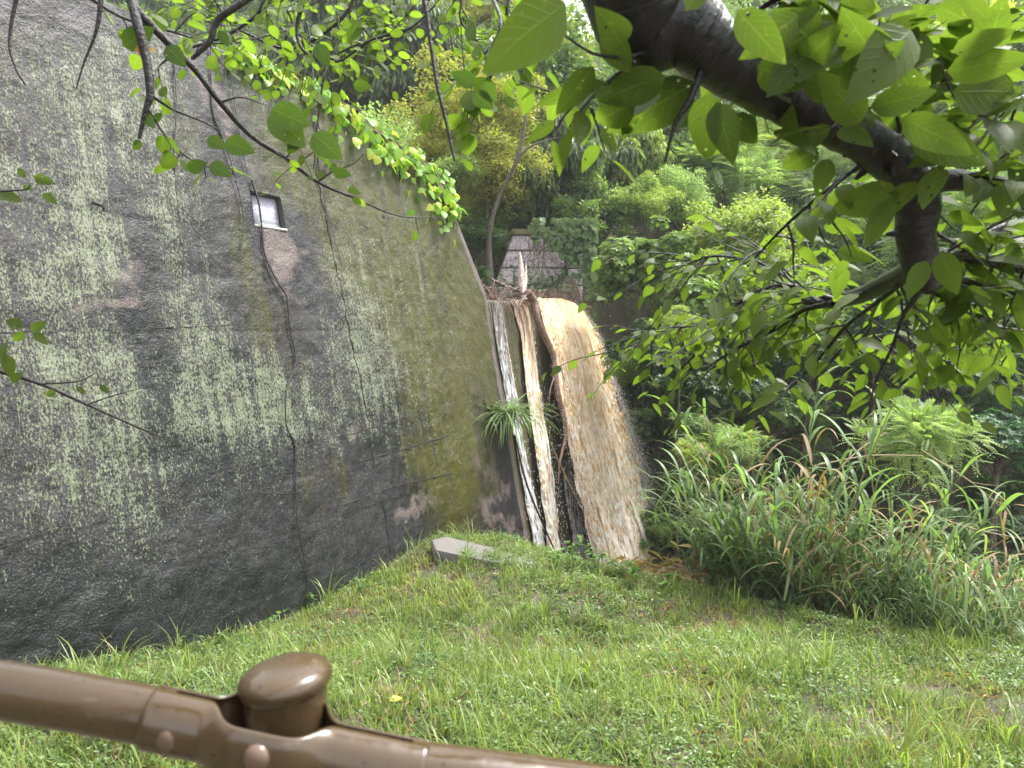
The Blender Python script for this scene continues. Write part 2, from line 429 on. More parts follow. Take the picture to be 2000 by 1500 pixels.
# second section, under the falling crest
a2 = lerp_steps([A_1, A_2, A_E - .0], [.028, .028]); vv = np.r_[np.linspace(0, .3, 8)[:-1], np.linspace(.3, 1, 300)]
A2, VV = np.meshgrid(a2, vv, indexing='ij'); tz2 = top_z(a2)
Z2 = ZB + (tz2[:, None] - ZB) * VV
V2 = face(A2, Z2, relief(A2, Z2))
mb = MB(); 
def wall_attrs(V):
    """authored stain maps: (lichen, moss, dark, bare) as smooth patches fixed to the surface; dark includes painted canopy dimness"""
    x, y = proj(V)
    x = x + (fbm(V[:, 0] * 1.7, V[:, 2] * 1.7, V[:, 1], 3, 31) - .5) * 130
    y = y + (fbm(V[:, 0] * 1.7, V[:, 2] * 1.7, V[:, 1], 3, 41) - .5) * 130
    def bl(cx, cy, rx, ry, lean=.17):
        dx = (x - cx - lean * (y - cy)) / rx; dy = (y - cy) / ry
        return np.exp(-(dx * dx + dy * dy) ** 1.3)
    li = .85 * bl(120, 560, 260, 420) + .55 * bl(330, 300, 230, 260) + .55 * bl(480, 700, 160, 160) + .30 * bl(830, 640, 110, 300) + .75 * bl(690, 600, 55, 220) + .35 * bl(560, 800, 260, 120) + .3 * bl(150, 1010, 330, 150) + .55 * bl(560, 150, 120, 90) + .4 * bl(200, 120, 260, 130) + .2 * bl(780, 700, 90, 160) + .2 * bl(820, 500, 90, 120) + .35 * bl(300, 780, 330, 200)
    li -= .95 * bl(290, 620, 38, 240) + .55 * bl(480, 520, 110, 230) + .7 * bl(560, 520, 45, 110) + .3 * bl(40, 430, 60, 60) + .4 * bl(170, 640, 170, 35) + .15 * bl(60, 60, 260, 120) + .35 * bl(430, 210, 45, 170)
    mo = 1.1 * bl(790, 450, 190, 340, .3) + .75 * bl(600, 250, 130, 130) + .6 * bl(470, 490, 50, 130) + .6 * bl(545, 660, 50, 130) + .85 * bl(870, 750, 90, 260) + .45 * bl(630, 950, 60, 90) + .35 * bl(860, 950, 110, 130) + .45 * bl(360, 260, 60, 120) + .4 * bl(60, 180, 260, 200)
    mo -= .8 * bl(560, 510, 42, 100) + .3 * bl(700, 380, 40, 120) + .55 * bl(760, 330, 90, 45, 1.)
    dk = .9 * bl(290, 620, 34, 260) + .55 * bl(470, 560, 110, 260) + .75 * bl(780, 830, 110, 90) + .8 * bl(850, 960, 90, 70) + .9 * sst(1020, 1230, y) + .4 * bl(170, 640, 190, 40) + .35 * sst(860, 1060, y) + .5 * bl(560, 820, 260, 110) + .6 * bl(80, 60, 220, 130) + .5 * bl(400, 900, 160, 140)  # wet dark streaks, plus tree-canopy shade painted in at the top left corner
    ba = .9 * bl(560, 510, 36, 95) + .55 * bl(440, 190, 40, 160, .5) + .5 * bl(190, 620, 130, 16, -2) + .45 * bl(690, 830, 100, 24, -2) + .55 * bl(815, 985, 60, 45, -1) + .5 * bl(780, 370, 120, 30, 1.) + .45 * bl(250, 560, 60, 60) + .6 * bl(960, 900, 24, 260, .23)
    return np.clip(np.stack([li, mo, dk], -1), 0, 1), np.clip(ba, 0, 1)
def edge_dist(a, z):
    px_ = np.array([A_1, A_2, A_E]); pz_ = np.array([Z_1, Z_2, Z_E]); d = np.full(a.shape, 9.)
    for i in range(2):
        vx, vz = px_[i + 1] - px_[i], pz_[i + 1] - pz_[i]; L2 = vx * vx + vz * vz
        t = np.clip(((a - px_[i]) * vx + (z - pz_[i]) * vz) / L2, 0, 1)
        d = np.minimum(d, np.hypot(a - px_[i] - t * vx, z - pz_[i] - t * vz))
    return d
V1 = Vs.reshape(-1, 3); V2r = V2.reshape(-1, 3)
allV = [V1, V2r]; allF = [Fg, gridF(*A2.shape) + len(V1)]; az = [np.stack([AA, ZZ], -1).reshape(-1, 2), np.stack([A2, Z2], -1).reshape(-1, 2)]
nv = len(V1) + len(V2r)
# top of the wing, back face and chamfer: loft from the crest line backwards
topa = np.r_[aL, a2[1:]]
tl = np.vstack([Vs[:, -1], V2[1:, -1]])
rings = []
for (bk, dz_) in ((0, 0), (.05, .035), (.18, .06), (.6, .07), (1.5, .05), (1.55, -.2), (1.2, -6.5)):
    q = tl - FN * 0 - N * bk; q = q.copy(); q[:, 2] += dz_ + (vn(topa * 5, bk * 7.) - .5) * .05 * (0 < bk < 1.5); rings.append(q)
RG = np.stack(rings, 1); allV.append(RG.reshape(-1, 3)); Fr = gridF(len(topa), 7) + nv
allF.append(Fr); az.append(np.stack([np.repeat(topa, 7), RG[..., 2].reshape(-1)], -1)); nv += len(RG) * 7
allV = np.vstack(allV); az = np.vstack(az)
s3, bare = wall_attrs(allV)
ed = edge_dist(az[:, 0], az[:, 1]); estrip = np.where((az[:, 0] > A_2 - .35), sst(.17, .09, ed), 0) * .9
estrip = np.maximum(estrip, .65 * np.where(az[:, 0] > A_E - .12, 1, 0))
bare = np.maximum(bare, estrip); s3[:, 1] *= 1 - estrip; s3[:, 0] *= 1 - estrip
m = NT('old_concrete')
uv = m.n('ShaderNodeCombineXYZ', {0: m.attr('wa', 'Fac'), 1: m.attr('wz', 'Fac'), 2: 0.}).outputs[0]
L_, Mo, Dk = m.sep(m.attr('stain_shade'))[:3]; Ba = m.attr('bare', 'Fac')
peb = m.n('ShaderNodeTexVoronoi', {'Vector': uv, 'Scale': 46., 'Randomness': 1.}, feature='F1').outputs
gr = m.noise(uv, 24, 5, .7); fine = m.noise(uv, 70, 3, .6); mid = m.noise(uv, 5, 5, .62); strk = m.noise(m.mapping(uv, (9, .55, 1)), 1., 5, .65)
fst = m.noise(m.mapping(uv, (44, 24, 1)), 1., 6, .75)
base = m.mix(m.ramp(gr, .38, .68), (.007, .0068, .0076), (.060, .057, .062))
base = m.mix(m.math('MULTIPLY', m.ramp(strk, .47, .6), .8), base, (.016, .0155, .017))
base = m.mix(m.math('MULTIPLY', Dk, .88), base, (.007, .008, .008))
bcol = m.mix(m.ramp(fine, .35, .65), (.05, .038, .034), (.25, .20, .185))
bn = m.ramp(m.math('ADD', Ba, m.math('MULTIPLY', m.math('SUBTRACT', mid, .5), 1.1)), .30, .62)
base = m.mix(m.math('MULTIPLY', bn, .85), base, bcol)
mm = m.ramp(m.math('ADD', Mo, m.math('ADD', m.math('MULTIPLY', m.math('SUBTRACT', strk, .5), 1.3), m.math('MULTIPLY', m.math('SUBTRACT', fst, .5), 1.6))), .25, .92)
mcol = m.mix(m.ramp(fine, .3, .7), (.008, .011, .003), (.105, .108, .009)); mcol = m.mix(m.ramp(mid, .45, .7), mcol, m.mix(m.ramp(fst, .42, .58), (.010, .012, .005), (.088, .072, .012)))
base = m.mix(m.math('MULTIPLY', mm, .9), base, mcol)
base = m.mix(m.math('MULTIPLY', m.ramp(m.noise(m.mapping(uv, (4.5, .45, 1)), 1., 5, .65), .50, .64), .62), base, (.018, .018, .014))
# lichen speckle
k = m.math('ADD', m.math('MULTIPLY', L_, .50), m.math('MULTIPLY', m.math('SUBTRACT', mid, .5), .75))
k = m.math('ADD', k, m.math('MULTIPLY', m.math('SUBTRACT', strk, .5), 1.0))
lf = m.ramp(m.math('ADD', fst, m.math('MULTIPLY', k, .40)), .645, .72)
lf = m.math('MULTIPLY', lf, m.ramp(L_, .02, .2))
base = m.mix(m.math('MULTIPLY', lf, .9), base, m.mix(fine, (.08, .092, .05), (.29, .31, .21)))
glints = m.math('MULTIPLY', m.ramp(fine, .60, .68), m.ramp(mid, .42, .6))  # pale specks painted into the colour as wet glints, over the lichen
base = m.mix(m.math('MULTIPLY', glints, .6), base, (.30, .30, .26))
base = m.mix(m.math('MULTIPLY', m.ramp(m.noise(uv, 48, 4, .7), .56, .66), .55), base, (.010, .010, .011))
dots = m.math('MULTIPLY', m.math('LESS_THAN', m.n('ShaderNodeTexVoronoi', {'Vector': uv, 'Scale': 9.}).outputs[0], .06), .4)
base = m.mix(dots, base, (.5, .5, .47))
hgt = m.math('ADD', m.math('MULTIPLY', peb[0], .35), m.math('ADD', m.math('MULTIPLY', gr, .9), m.math('MULTIPLY', lf, .25)))
nb = m.bump(hgt, .7, .016)
rough = m.n('ShaderNodeMapRange', {0: m.math('ADD', Dk, m.math('MULTIPLY', strk, .5)), 1: 0., 2: 1.2, 3: .62, 4: .34}).outputs[0]
M['concrete'] = m.out(m.pr(Base_Color=base, Roughness=rough, Specular_IOR_Level=.38, Normal=nb))
dam = thing('dam', 'tall mossy concrete dam wall with lichen streaks and a small inset plaque', 'dam', face(-3, CZ - 3.2))
dl = np.array(dam.location)
def wall_mesh(name, V, Fs, az, s3, bare, mat=None):
    return link(name, mesh(name, V - dl, Fs, {'wa': az[:, 0], 'wz': az[:, 1], 'stain_shade': s3, 'bare': bare}), mat or M['concrete'], dam)
wall_mesh('wing_wall', allV, allF, az, s3, bare)
# recess reveals round the plaque
mb = MB(); dep = .13
def rr(a, z, o): return face(a, z, o)
for (qa, qz, ra, rz) in ((pa0, pz0, pa0, pz1), (pa0, pz1, pa1, pz1), (pa1, pz1, pa1, pz0), (pa1, pz0, pa0, pz0)):
    k = 8
    aa = np.linspace(qa, ra, k); zz = np.linspace(qz, rz, k)
    Vq = np.stack([face(aa, zz, relief(aa, zz) + .004), face(aa, zz, -dep)], 1).reshape(-1, 3); mb.add(Vq, gridF(k, 2))
M['reveal'] = plain('recess_concrete', (.09, .09, .085), .6, .6, 40, c2=(.04, .045, .03))
mb.build('plaque_recess', M['reveal'], dam, rel=dl)
m = NT('polished_stone'); p = geo_pos(m)
M['plaque'] = m.out(m.pr(Base_Color=m.mix(m.noise(p, 30, 3), (.40, .40, .48), (.52, .52, .60)), Roughness=.16))
mb = MB(); e = .012
cc = face((pa0 + pa1) / 2, (pz0 + pz1) / 2, -dep + .012)
Sn = nrm(S); AX = np.stack([D, FN, Sn])
mb.box(cc, (pa1 - pa0) - 2 * e, .03, (pz1 - pz0) / Sn[2] - 2 * e, AX)
plq = mb.build('plaque', M['plaque'], dam, rel=dl, smooth=False); plq['label'] = 'pale polished stone plaque with rows of lettering'
M['letter'] = plain('engraved_white', (.85, .85, .82), .5)
mb = MB(); W_, H_ = (pa1 - pa0), (pz1 - pz0)
r2 = random.Random(4)
def glyph(ca, cz, hgt):
    n = r2.randint(4, 6)
    for _ in range(n):
        if r2.random() < .5: bx_, bz_ = hgt * r2.uniform(.5, .85), hgt * .1; oa, oz = 0, r2.uniform(-.42, .42) * hgt
        else: bx_, bz_ = hgt * .1, hgt * r2.uniform(.4, .9); oa, oz = r2.uniform(-.35, .35) * hgt, 0
        mb.box(face(ca + oa, cz + oz, -dep + .0285), bx_, .003, bz_, AX)
for rowz, cnt, hg, st in ((.80, 6, .085, .33), (.58, 9, .105, .16), (.30, 8, .075, .30), (.15, 8, .085, .30)):
    for q in range(cnt):
        glyph(pa0 + W_ * (st + (.95 - st) * (q + .5) / cnt), pz0 + H_ * rowz, hg * H_)
mb.build('lettering', M['letter'], plq, rel=dl)['kind'] = 'stuff'
mb = MB(); mb.box(face((pa0 + pa1) / 2, pz0 + .004, -.055), W_ + .01, .12, .028, AX); mb.build('sill', plain('sill_concrete', (.55, .54, .50), .5, .3), dam, rel=dl, smooth=False)
# cracks and weep holes
M['crack'] = plain('crack_dark', (.010, .009, .008), .8)
def crack(pts, r=.008, seed=0):
    q = random.Random(seed); P = []
    for i in range(len(pts) - 1):
        (x0, y0), (x1, y1) = pts[i], pts[i + 1]; k = max(2, int(math.hypot(x1 - x0, y1 - y0) / 9))
        for j in range(k):
            t = j / k; P.append((x0 + (x1 - x0) * t + q.uniform(-2.2, 2.2), y0 + (y1 - y0) * t))
    P.append(pts[-1]); W = []
    for x, y in P:
        a, z = on_face(x, y); W.append(face(a, z, relief(a, z) - .001))
    mb = MB(); mb.tube(W, [r * q.uniform(.4, 1.4) for _ in W], 5, 1); mb.build('crack', M['crack'], dam, rel=dl)
crack([(612, 210), (620, 350), (640, 430), (652, 500), (672, 596)], .010, 1)
crack([(672, 596), (690, 680), (714, 777), (732, 916)], .009, 2)
crack([(748, 985), (757, 1040), (762, 1090)], .014, 3)
crack([(305, 641), (338, 639)], .010, 4); crack([(350, 640), (470, 634)], .006, 5)
crack([(700, 902), (780, 880), (880, 850)], .010, 6); crack([(660, 990), (770, 950), (880, 925)], .010, 7)
crack([(545, 965), (570, 964)], .008, 8); crack([(545, 925), (575, 922)], .007, 9)
crack([(180, 395), (200, 402), (205, 408)], .012, 10); crack([(620, 860), (700, 845), (800, 812)], .008, 11)
for (x, y, r) in ((739, 637, .035), (853, 482, .03), (748, 424, .032), (312, 690, .022), (312, 658, .018)):
    a, z = on_face(x, y); o = relief(a, z); mb = MB(); th = np.arange(14) / 14 * 2 * math.pi
    c0 = face(a, z, o)
    R1 = c0 + np.outer(np.cos(th), D) * r + np.outer(np.sin(th), Sn) * r
    mb.add(np.vstack([R1 + FN * .006, R1 * 1. - FN * .004 + (R1 - c0) * .35]), [[i, (i + 1) % 14, 14 + (i + 1) % 14, 14 + i] for i in range(14)])
    mb.add(np.vstack([c0 + (R1 - c0) * 1.0 + FN * .0055, c0 + FN * .003]), [[i, (i + 1) % 14, 14] for i in range(14)])
    mb.build('weep_hole', M['crack'], dam, rel=dl)
# spillway: recessed face, crest, end
REC = -.16; A_X = A_R + .35
sa = np.linspace(A_E - .03, A_X, 150); sz = np.r_[ZB, np.linspace(CZ - 5.2, Z_C - .02, 190)]
SA, SZ = np.meshgrid(sa, sz, indexing='ij')
out = REC + relief(SA, SZ) * .8
SV = face(SA, SZ, out)
lip = []
for (bk, dz_) in ((.03, .03), (.10, .05), (.8, .05), (1.6, .02), (1.6, -5)):
    q = SV[:, -1] - N * bk; q[:, 2] = SV[:, -1, 2] + dz_; lip.append(q)
SV = np.concatenate([SV, np.stack(lip, 1)], 1)
k_ = SV.shape[1]; SAz = np.stack([np.broadcast_to(sa[:, None], SV.shape[:2]), SV[..., 2]], -1).reshape(-1, 2)
st3 = np.zeros((len(SAz), 3)); st3[:, 2] = 0; st3[:, 1] = .75; sb = np.full(len(SAz), .55)
wall_mesh('spillway', SV.reshape(-1, 3), gridF(*SV.shape[:2]), SAz, st3, sb)
# little return between wing and spillway
zz = np.linspace(ZB, Z_E, 120); oo = np.array([.0, -.08, -.2])
RV = np.stack([face(np.full(120, A_E), zz, relief(np.full(120, A_E), zz) * (1 + o * 4 if o else 1) + o) for o in oo], 1)
wall_mesh('pier', RV.reshape(-1, 3), gridF(120, 3), np.stack([np.full(360, A_E), RV[..., 2].reshape(-1)], -1), np.zeros((360, 3)) + [0, .1, .3], np.full(360, .6))
# ------------------------------------------------------------------ muddy water falling over the spillway
def water_mat(name, cA, cB, cW, amt):
    m = NT(name); lu = m.attr('luv')
    a = m.noise(m.mapping(lu, (14, 1.9, 1)), 1., 3, .5, .35); b = m.noise(m.mapping(lu, (44, 6, 1)), 1., 3, .55)
    z = m.sep(lu)[2]
    a2 = m.noise(m.mapping(lu, (9, 4.0, 1)), 1., 2, .5, .8); a = m.math('ADD', m.math('MULTIPLY', a, .62), m.math('MULTIPLY', a2, .38))
    c = m.mix(m.ramp(a, .38, .56), cA, cB)
    f = m.ramp(m.math('ADD', m.math('ADD', m.math('MULTIPLY', b, .5), m.math('MULTIPLY', a, .5)), m.math('MULTIPLY', z, .17)), amt, amt + .10)
    c = m.mix(m.math('MULTIPLY', f, .9), c, cW)
    d_ = m.ramp(m.noise(m.mapping(lu, (24, 6.0, 1)), 1., 2, .5, .4), .57, .68)
    c = m.mix(m.math('MULTIPLY', d_, m.math('ADD', .35, m.math('MULTIPLY', z, .5))), c, tuple(min(.95, q * 1.12) for q in cW))
    h = m.math('ADD', a, m.math('MULTIPLY', d_, .15))
    return m.out(m.pr(Base_Color=c, Roughness=.3, Specular_IOR_Level=.35, Subsurface_Weight=.5, Subsurface_Radius=(.09, .06, .04), Subsurface_Scale=1., Normal=m.bump(h, .55, .07)))
M['fall'] = water_mat('falling_muddy_water', (.56, .36, .18), (.84, .61, .37), (.94, .88, .80), .56)
M['fall2'] = water_mat('foamy_water', (.34, .23, .13), (.62, .47, .32), (.86, .80, .73), .53)
M['fall3'] = water_mat('thin_white_water', (.07, .06, .05), (.26, .25, .24), (.70, .70, .74), .55)
M['drop'] = water_mat('spray_drops', (.55, .42, .30), (.72, .62, .52), (.9, .87, .85), .5)
mf = NT('froth'); zf = mf.sep(mf.attr('luv'))[2]
cf = mf.mix(mf.ramp(zf, .0, .55), (.68, .44, .23), (.88, .65, .40)); cf = mf.mix(mf.ramp(zf, .55, .95), cf, (.90, .84, .77))
M['froth'] = mf.out(mf.pr(Base_Color=cf, Roughness=.16, Subsurface_Weight=.55, Subsurface_Radius=(.09, .06, .04), Subsurface_Scale=1.))
def fall(name, left, right, outs, mat, nu, nvv, amp, label, strands, drops, sw, froth=0, fs=1.):
    """left/right: photo outlines (x,y) lists from top to bottom on the spillway face, outs: distance from the face"""
    L = np.array(left, float); Rr = np.array(right, float)
    t = np.linspace(0, 1, nvv)
    def samp(Q, t):
        yv = Q[0, 1] + (Q[-1, 1] - Q[0, 1]) * t; return np.stack([np.interp(yv, Q[:, 1], Q[:, 0]), yv], -1)
    l, r = samp(L, t), samp(Rr, t); o = np.interp(t, np.linspace(0, 1, len(outs)), outs)
    PL = np.array([face_px(*l[i], o[i]) for i in range(nvv)]); PR = np.array([face_px(*r[i], o[i]) for i in range(nvv)])
    def pos(u, tt):
        i = np.clip(tt, 0, 1) * (nvv - 1); i0 = np.minimum(np.floor(i).astype(int), nvv - 2); f = (i - i0)[..., None]
        a = PL[i0] * (1 - f) + PL[i0 + 1] * f; b = PR[i0] * (1 - f) + PR[i0 + 1] * f
        return a * (1 - u[..., None]) + b * u[..., None]
    wdt = np.linalg.norm(PR - PL, axis=1).mean(); hh = np.linalg.norm(PL[-1] - PL[0])
    U, T = np.meshgrid(np.linspace(0, 1, nu), t, indexing='ij')
    base = pos(U, T)
    x = U * wdt; y = T * hh
    rel = (fbm(x * 6, y * .7, 0, 3, 51) - .5) * 1.8 + (fbm(x * 9 + 3, y * 3.2, 0, 3, 61) - .5) * (.4 + 2.2 * T)
    jag = (fbm(y * 6, U * 2, 0, 3, 71) - .5) * .07 * (.2 + T)
    P = base + FN * (rel * amp * (.35 + .9 * T) + .02)[..., None] + D * (jag * (2 * np.abs(U - .5)) ** 3 * wdt ** .5)[..., None]
    edge = 1 - (2 * np.abs(U - .5)) ** 6
    P = P - FN * ((1 - edge) * (.04 + o * .12))[..., None]
    th = thing(name, label, 'waterfall', P[nu // 2, 0])
    th['kind'] = 'structure'
    rel0 = np.array(th.location)
    mbx = MB(); mbx.add(P.reshape(-1, 3), gridF(nu, nvv), np.stack([x, y, T], -1).reshape(-1, 3))
    so_ = mbx.build('water_sheet', mat, th, rel=rel0)
    # ropes of water standing proud of the sheet
    mbx = MB(); q = random.Random(len(name) * 7 + nu)
    for _ in range(strands):
        u0 = q.random() ** (.8); u0 = min(.99, max(.01, q.random())); t0 = q.random() * .85; ln = q.uniform(.08, .32)
        n_ = 9; tt = np.linspace(t0, min(1, t0 + ln), n_); uu = u0 + np.cumsum([q.uniform(-.007, .007) for _ in range(n_)])
        Pc = pos(np.clip(uu, -.02, 1.02), tt)
        k = np.sin(np.linspace(0, math.pi, n_)) ** .6; wv = sw * q.uniform(.4, 1.5) * k * (.6 + .9 * t0)
        of = q.uniform(.02, .03 + amp * 1.3 * (.3 + t0))
        a_ = Pc + FN * (of * k)[:, None]
        Vv = np.stack([a_ - D * wv[:, None] - FN * .02, a_ + FN * (wv * .7)[:, None], a_ + D * wv[:, None] - FN * .02], 1)
        lu = np.stack(np.broadcast_arrays(np.array([0, .04, .08])[None, :] + u0 * 5, (tt * hh)[:, None], t0 + q.uniform(-.1, .6)), -1)
        mbx.add(Vv.reshape(-1, 3), gridF(n_, 3), lu.reshape(-1, 3))
    if strands: mbx.build('water_strands', mat, th, rel=rel0)['kind'] = 'stuff'
    if drops:
        nd = drops; tt = rng.random(nd) ** .75; side = rng.random(nd)
        uu = np.where(side < .72, .96 + rng.exponential(.05, nd) * (.3 + tt * 2.4), np.where(side < .82, -rng.exponential(.04, nd), rng.random(nd)))
        Pc = pos(uu, np.clip(tt, 0, .999)) + FN * (rng.normal(.05, .08, nd) * (.3 + tt))[:, None] + np.array([0, 0, 1]) * rng.normal(0, .03, nd)[:, None]
        ang_ = np.arange(6) / 6 * 6.2832
        bv = [[0, -1.0, 0]] + [[math.cos(q_) * .30, -.35, math.sin(q_) * .17] for q_ in ang_] + [[math.cos(q_) * .27, .35, math.sin(q_) * .15] for q_ in ang_] + [[0, 1.0, 0]]
        bf = [[0, 1 + (i + 1) % 6, 1 + i] for i in range(6)] + [[1 + i, 1 + (i + 1) % 6, 7 + i] for i in range(6)] + [[1 + (i + 1) % 6, 7 + (i + 1) % 6, 7 + i] for i in range(6)] + [[7 + i, 7 + (i + 1) % 6, 13] for i in range(6)]
        blob = (np.array(bv), np.array(bf), np.zeros((14, 3)))
        def fdir(uu, tt):
            d_ = pos(uu, np.clip(tt + .02, 0, 1)) - pos(uu, np.clip(tt - .02, 0, 1)); return nrm(d_) + rng.normal(0, .10, d_.shape)
        sc = rng.uniform(.006, .020, nd) * (.5 + tt)
        mbx = MB(); V_, F_, L3 = scatter(blob, Pc, fdir(uu, tt), np.repeat([FN], nd, 0), sc); mbx.add(V_, F_, L3)
        mbx.build('spray', M['drop'], th, rel=rel0)['kind'] = 'stuff'
    if froth:
        nf = froth; tt = rng.random(nf) ** .8; uu = rng.random(nf); xx_ = uu * wdt; yy_ = tt * hh
        keep_ = rng.random(nf) < sst(.34, .60, fbm(xx_ * 9, yy_ * 1.3, 0, 3, 81)) * (.35 + .8 * tt) + .10
        tt, uu = tt[keep_], uu[keep_]; nf = len(tt); xx_, yy_ = uu * wdt, tt * hh
        rel_ = (fbm(xx_ * 6, yy_ * .7, 0, 3, 51) - .5) * 1.8 + (fbm(xx_ * 9 + 3, yy_ * 3.2, 0, 3, 61) - .5) * (.4 + 2.2 * tt)
        Pc = pos(uu, tt) + FN * (rel_ * amp * (.35 + .9 * tt) + .02 + (rng.normal(0, .010, nf) - .012) * (.4 + tt))[:, None]
        sc = rng.uniform(.018, .055, nf) * (.65 + .7 * tt) * fs; mbx = MB()
        V_, F_, L3 = scatter(blob, Pc, fdir(uu, tt), np.repeat([FN], nf, 0), sc, np.clip(rng.random(nf) ** 1.1 + .35 * (tt - .4), 0, 1)); mbx.add(V_, F_, L3)
        mbx.build('froth', M['froth'], th, rel=rel0)['kind'] = 'stuff'
    return th
fall('waterfall', [(1046, 583), (1054, 596), (1068, 640), (1086, 700), (1101, 780), (1116, 860), (1136, 960), (1160, 1060), (1182, 1150)],
     [(1098, 583), (1124, 592), (1142, 608), (1157, 632), (1172, 662), (1190, 720), (1212, 790), (1234, 860), (1258, 950), (1290, 1050), (1328, 1150)],
     [-.12, .10, .20, .26, .32, .37, .42, .46, .50, .54, .58], M['fall'], 110, 260, .055, 'broad sheet of brown muddy floodwater pouring over the dam spillway', 10, 20000, .04, 6500, 2.0)
fall('side_fall', [(998, 584), (1018, 650), (1030, 760), (1048, 880), (1062, 980), (1076, 1100)],
     [(1030, 590), (1042, 650), (1056, 760), (1074, 880), (1086, 980), (1098, 1100)],
     [-.12, -.06, -.04, -.02, 0, .02], M['fall2'], 44, 200, .025, 'narrow foaming tan water stream left of the broad muddy fall', 4, 900, .014, 1500, 1.3)
fall('trickle', [(960, 590), (972, 680), (990, 780), (1010, 880), (1028, 980), (1050, 1100)],
     [(980, 590), (992, 680), (1013, 780), (1026, 880), (1048, 980), (1074, 1100)],
     [-.14, -.13, -.13, -.12, -.12, -.12], M['fall3'], 30, 200, .018, 'thin white trickle running down beside the mossy wing wall', 2, 200, .008, 2200, .6)
fall('thin_fall', [(1098, 900), (1104, 960), (1118, 1040), (1132, 1110)], [(1112, 900), (1122, 960), (1140, 1040), (1160, 1110)],
     [-.1, -.06, -.04, 0], M['fall3'], 20, 70, .02, 'faint thin water veil between the tan stream and the main fall', 4, 60, .008, 900, .6)
# water held behind the crest
A, C = np.meshgrid(np.linspace(A_E + .2, A_R + .5, 30), np.linspace(-1.2 - BAT * 3.9, -14, 60), indexing='ij')
P = B0[None, None] + D * A[..., None] + N * C[..., None]; P[..., 2] = Z_C + .10 + (fbm(A * 3, C * 3, 0, 3) - .5) * .06
tag(link('water', mesh('water', P.reshape(-1, 3), gridF(30, 60)), M['mud']), kind='structure')
# ------------------------------------------------------------------ masonry abutment behind the crest
YM = 19.3
m = NT('granite'); p = geo_pos(m); n1 = m.noise(p, 12, 5, .7); n2 = m.noise(p, 2.5, 3)
c = m.mix(m.ramp(n1, .35, .68), (.30, .27, .30), (.70, .64, .68)); ob = m.n('ShaderNodeObjectInfo').outputs['Random']
c = m.mix(m.math('MULTIPLY', ob, .4), c, (.20, .17, .18)); c = m.mix(m.ramp(m.noise(p, 5, 4), .60, .72), c, (.06, .075, .03))
M['granite'] = m.out(m.pr(Base_Color=c, Roughness=.55, Normal=m.bump(n1, .7, .03)))
mas = thing('masonry_wall', 'grey granite block wall with sloped end behind the spillway crest', 'stone wall', at(1050, 600, YM))
ml = np.array(mas.location); sx = YM / F
mx = np.array([1, .12, 0]); mx /= np.linalg.norm(mx); mz = np.array([0, .12, .99]); mn = np.cross(mx, mz)
O = at(950, 640, YM)
mbq = MB()
def mp(u, v, o=0.): return O + mx * u * sx + mz * v * sx - mn * o * -1 * -1
def quadprism(q, d, mb, r=None):
    q = [np.asarray(p_) for p_ in q]; nrmv = np.cross(q[1] - q[0], q[3] - q[0]); nrmv /= np.linalg.norm(nrmv)
    if nrmv[1] > 0: nrmv = -nrmv
    ctr = sum(q) / 4
    r = r or random
    back = [p_ - nrmv * .5 for p_ in q]; mid_ = [p_ + nrmv * (d - .035) for p_ in q]
    fr = [ctr + (p_ - ctr) * .88 + nrmv * (d + r.uniform(-.012, .02)) for p_ in q]; cen = ctr + nrmv * (d + .03)
    V_ = back + mid_ + fr + [cen]; f4 = []
    for i in range(4): j = (i + 1) % 4; f4 += [[i, j, 4 + j, 4 + i], [4 + i, 4 + j, 8 + j, 8 + i]]
    n0 = mb.n; mb.add(V_, f4); mb.add(np.array(V_)[8:], [[0, 1, 4], [1, 2, 4], [2, 3, 4], [3, 0, 4]])
# v measured upward from row y=640, u from x=950
rowsv = [20, 52, 84, 118, 152, 184]
rb = random.Random(11)
for ri in range(5):
    v0, v1 = rowsv[ri], rowsv[ri + 1]; le = lambda v: -6 + (v - 20) * .345
    u = le((v0 + v1) / 2); first = True; off = rb.uniform(30, 55)
    while u < 178:
        wd_ = off if first else rb.uniform(38, 60); u1 = min(u + wd_, 192)
        ul0, ul1 = (le(v0), le(v1)) if first else (u, u)
        j1, j2 = rb.uniform(-3, 3), rb.uniform(-3, 3)
        q = [O + mx * (ul0 + 1) * sx + mz * (v0 + 1 + j1 * 0) * sx, O + mx * (u1 - 1) * sx + mz * (v0 + 1) * sx, O + mx * (u1 - 1) * sx + mz * (v1 - 1) * sx, O + mx * (ul1 + 1) * sx + mz * (v1 - 1) * sx]
        mb = MB(); quadprism(q, .04, mb, rb); mb.build('stone_block', M['granite'], mas, rel=ml, smooth=False)
        u = u1; first = False
M['mortar'] = plain('mossy_mortar', (.10, .10, .07), .8, .6, 20, c2=(.05, .065, .02))
mb = MB(); q = [O + mx * (-5) * sx + mz * 18 * sx, O + mx * 190 * sx + mz * 18 * sx, O + mx * 190 * sx + mz * 184 * sx, O + mx * 50 * sx + mz * 184 * sx]
q2 = [p_ + np.array([.1, 1.4, 0]) for p_ in q]; mb.add(q + q2, [[0, 1, 2, 3], [7, 6, 5, 4], [0, 3, 7, 4], [3, 2, 6, 7], [1, 5, 6, 2]])
mb.build('mortar', M['mortar'], mas, rel=ml, smooth=False)
mb = MB(); q = [O + mx * 46 * sx + mz * 183 * sx, O + mx * 191 * sx + mz * 183 * sx, O + mx * 191 * sx + mz * 194 * sx, O + mx * 50 * sx + mz * 194 * sx]
quadprism(q, .1, mb, rb); mb.build('coping', plain('mossy_coping', (.16, .14, .07), .8, .8, 14, c2=(.09, .11, .02)), mas, rel=ml, smooth=False)
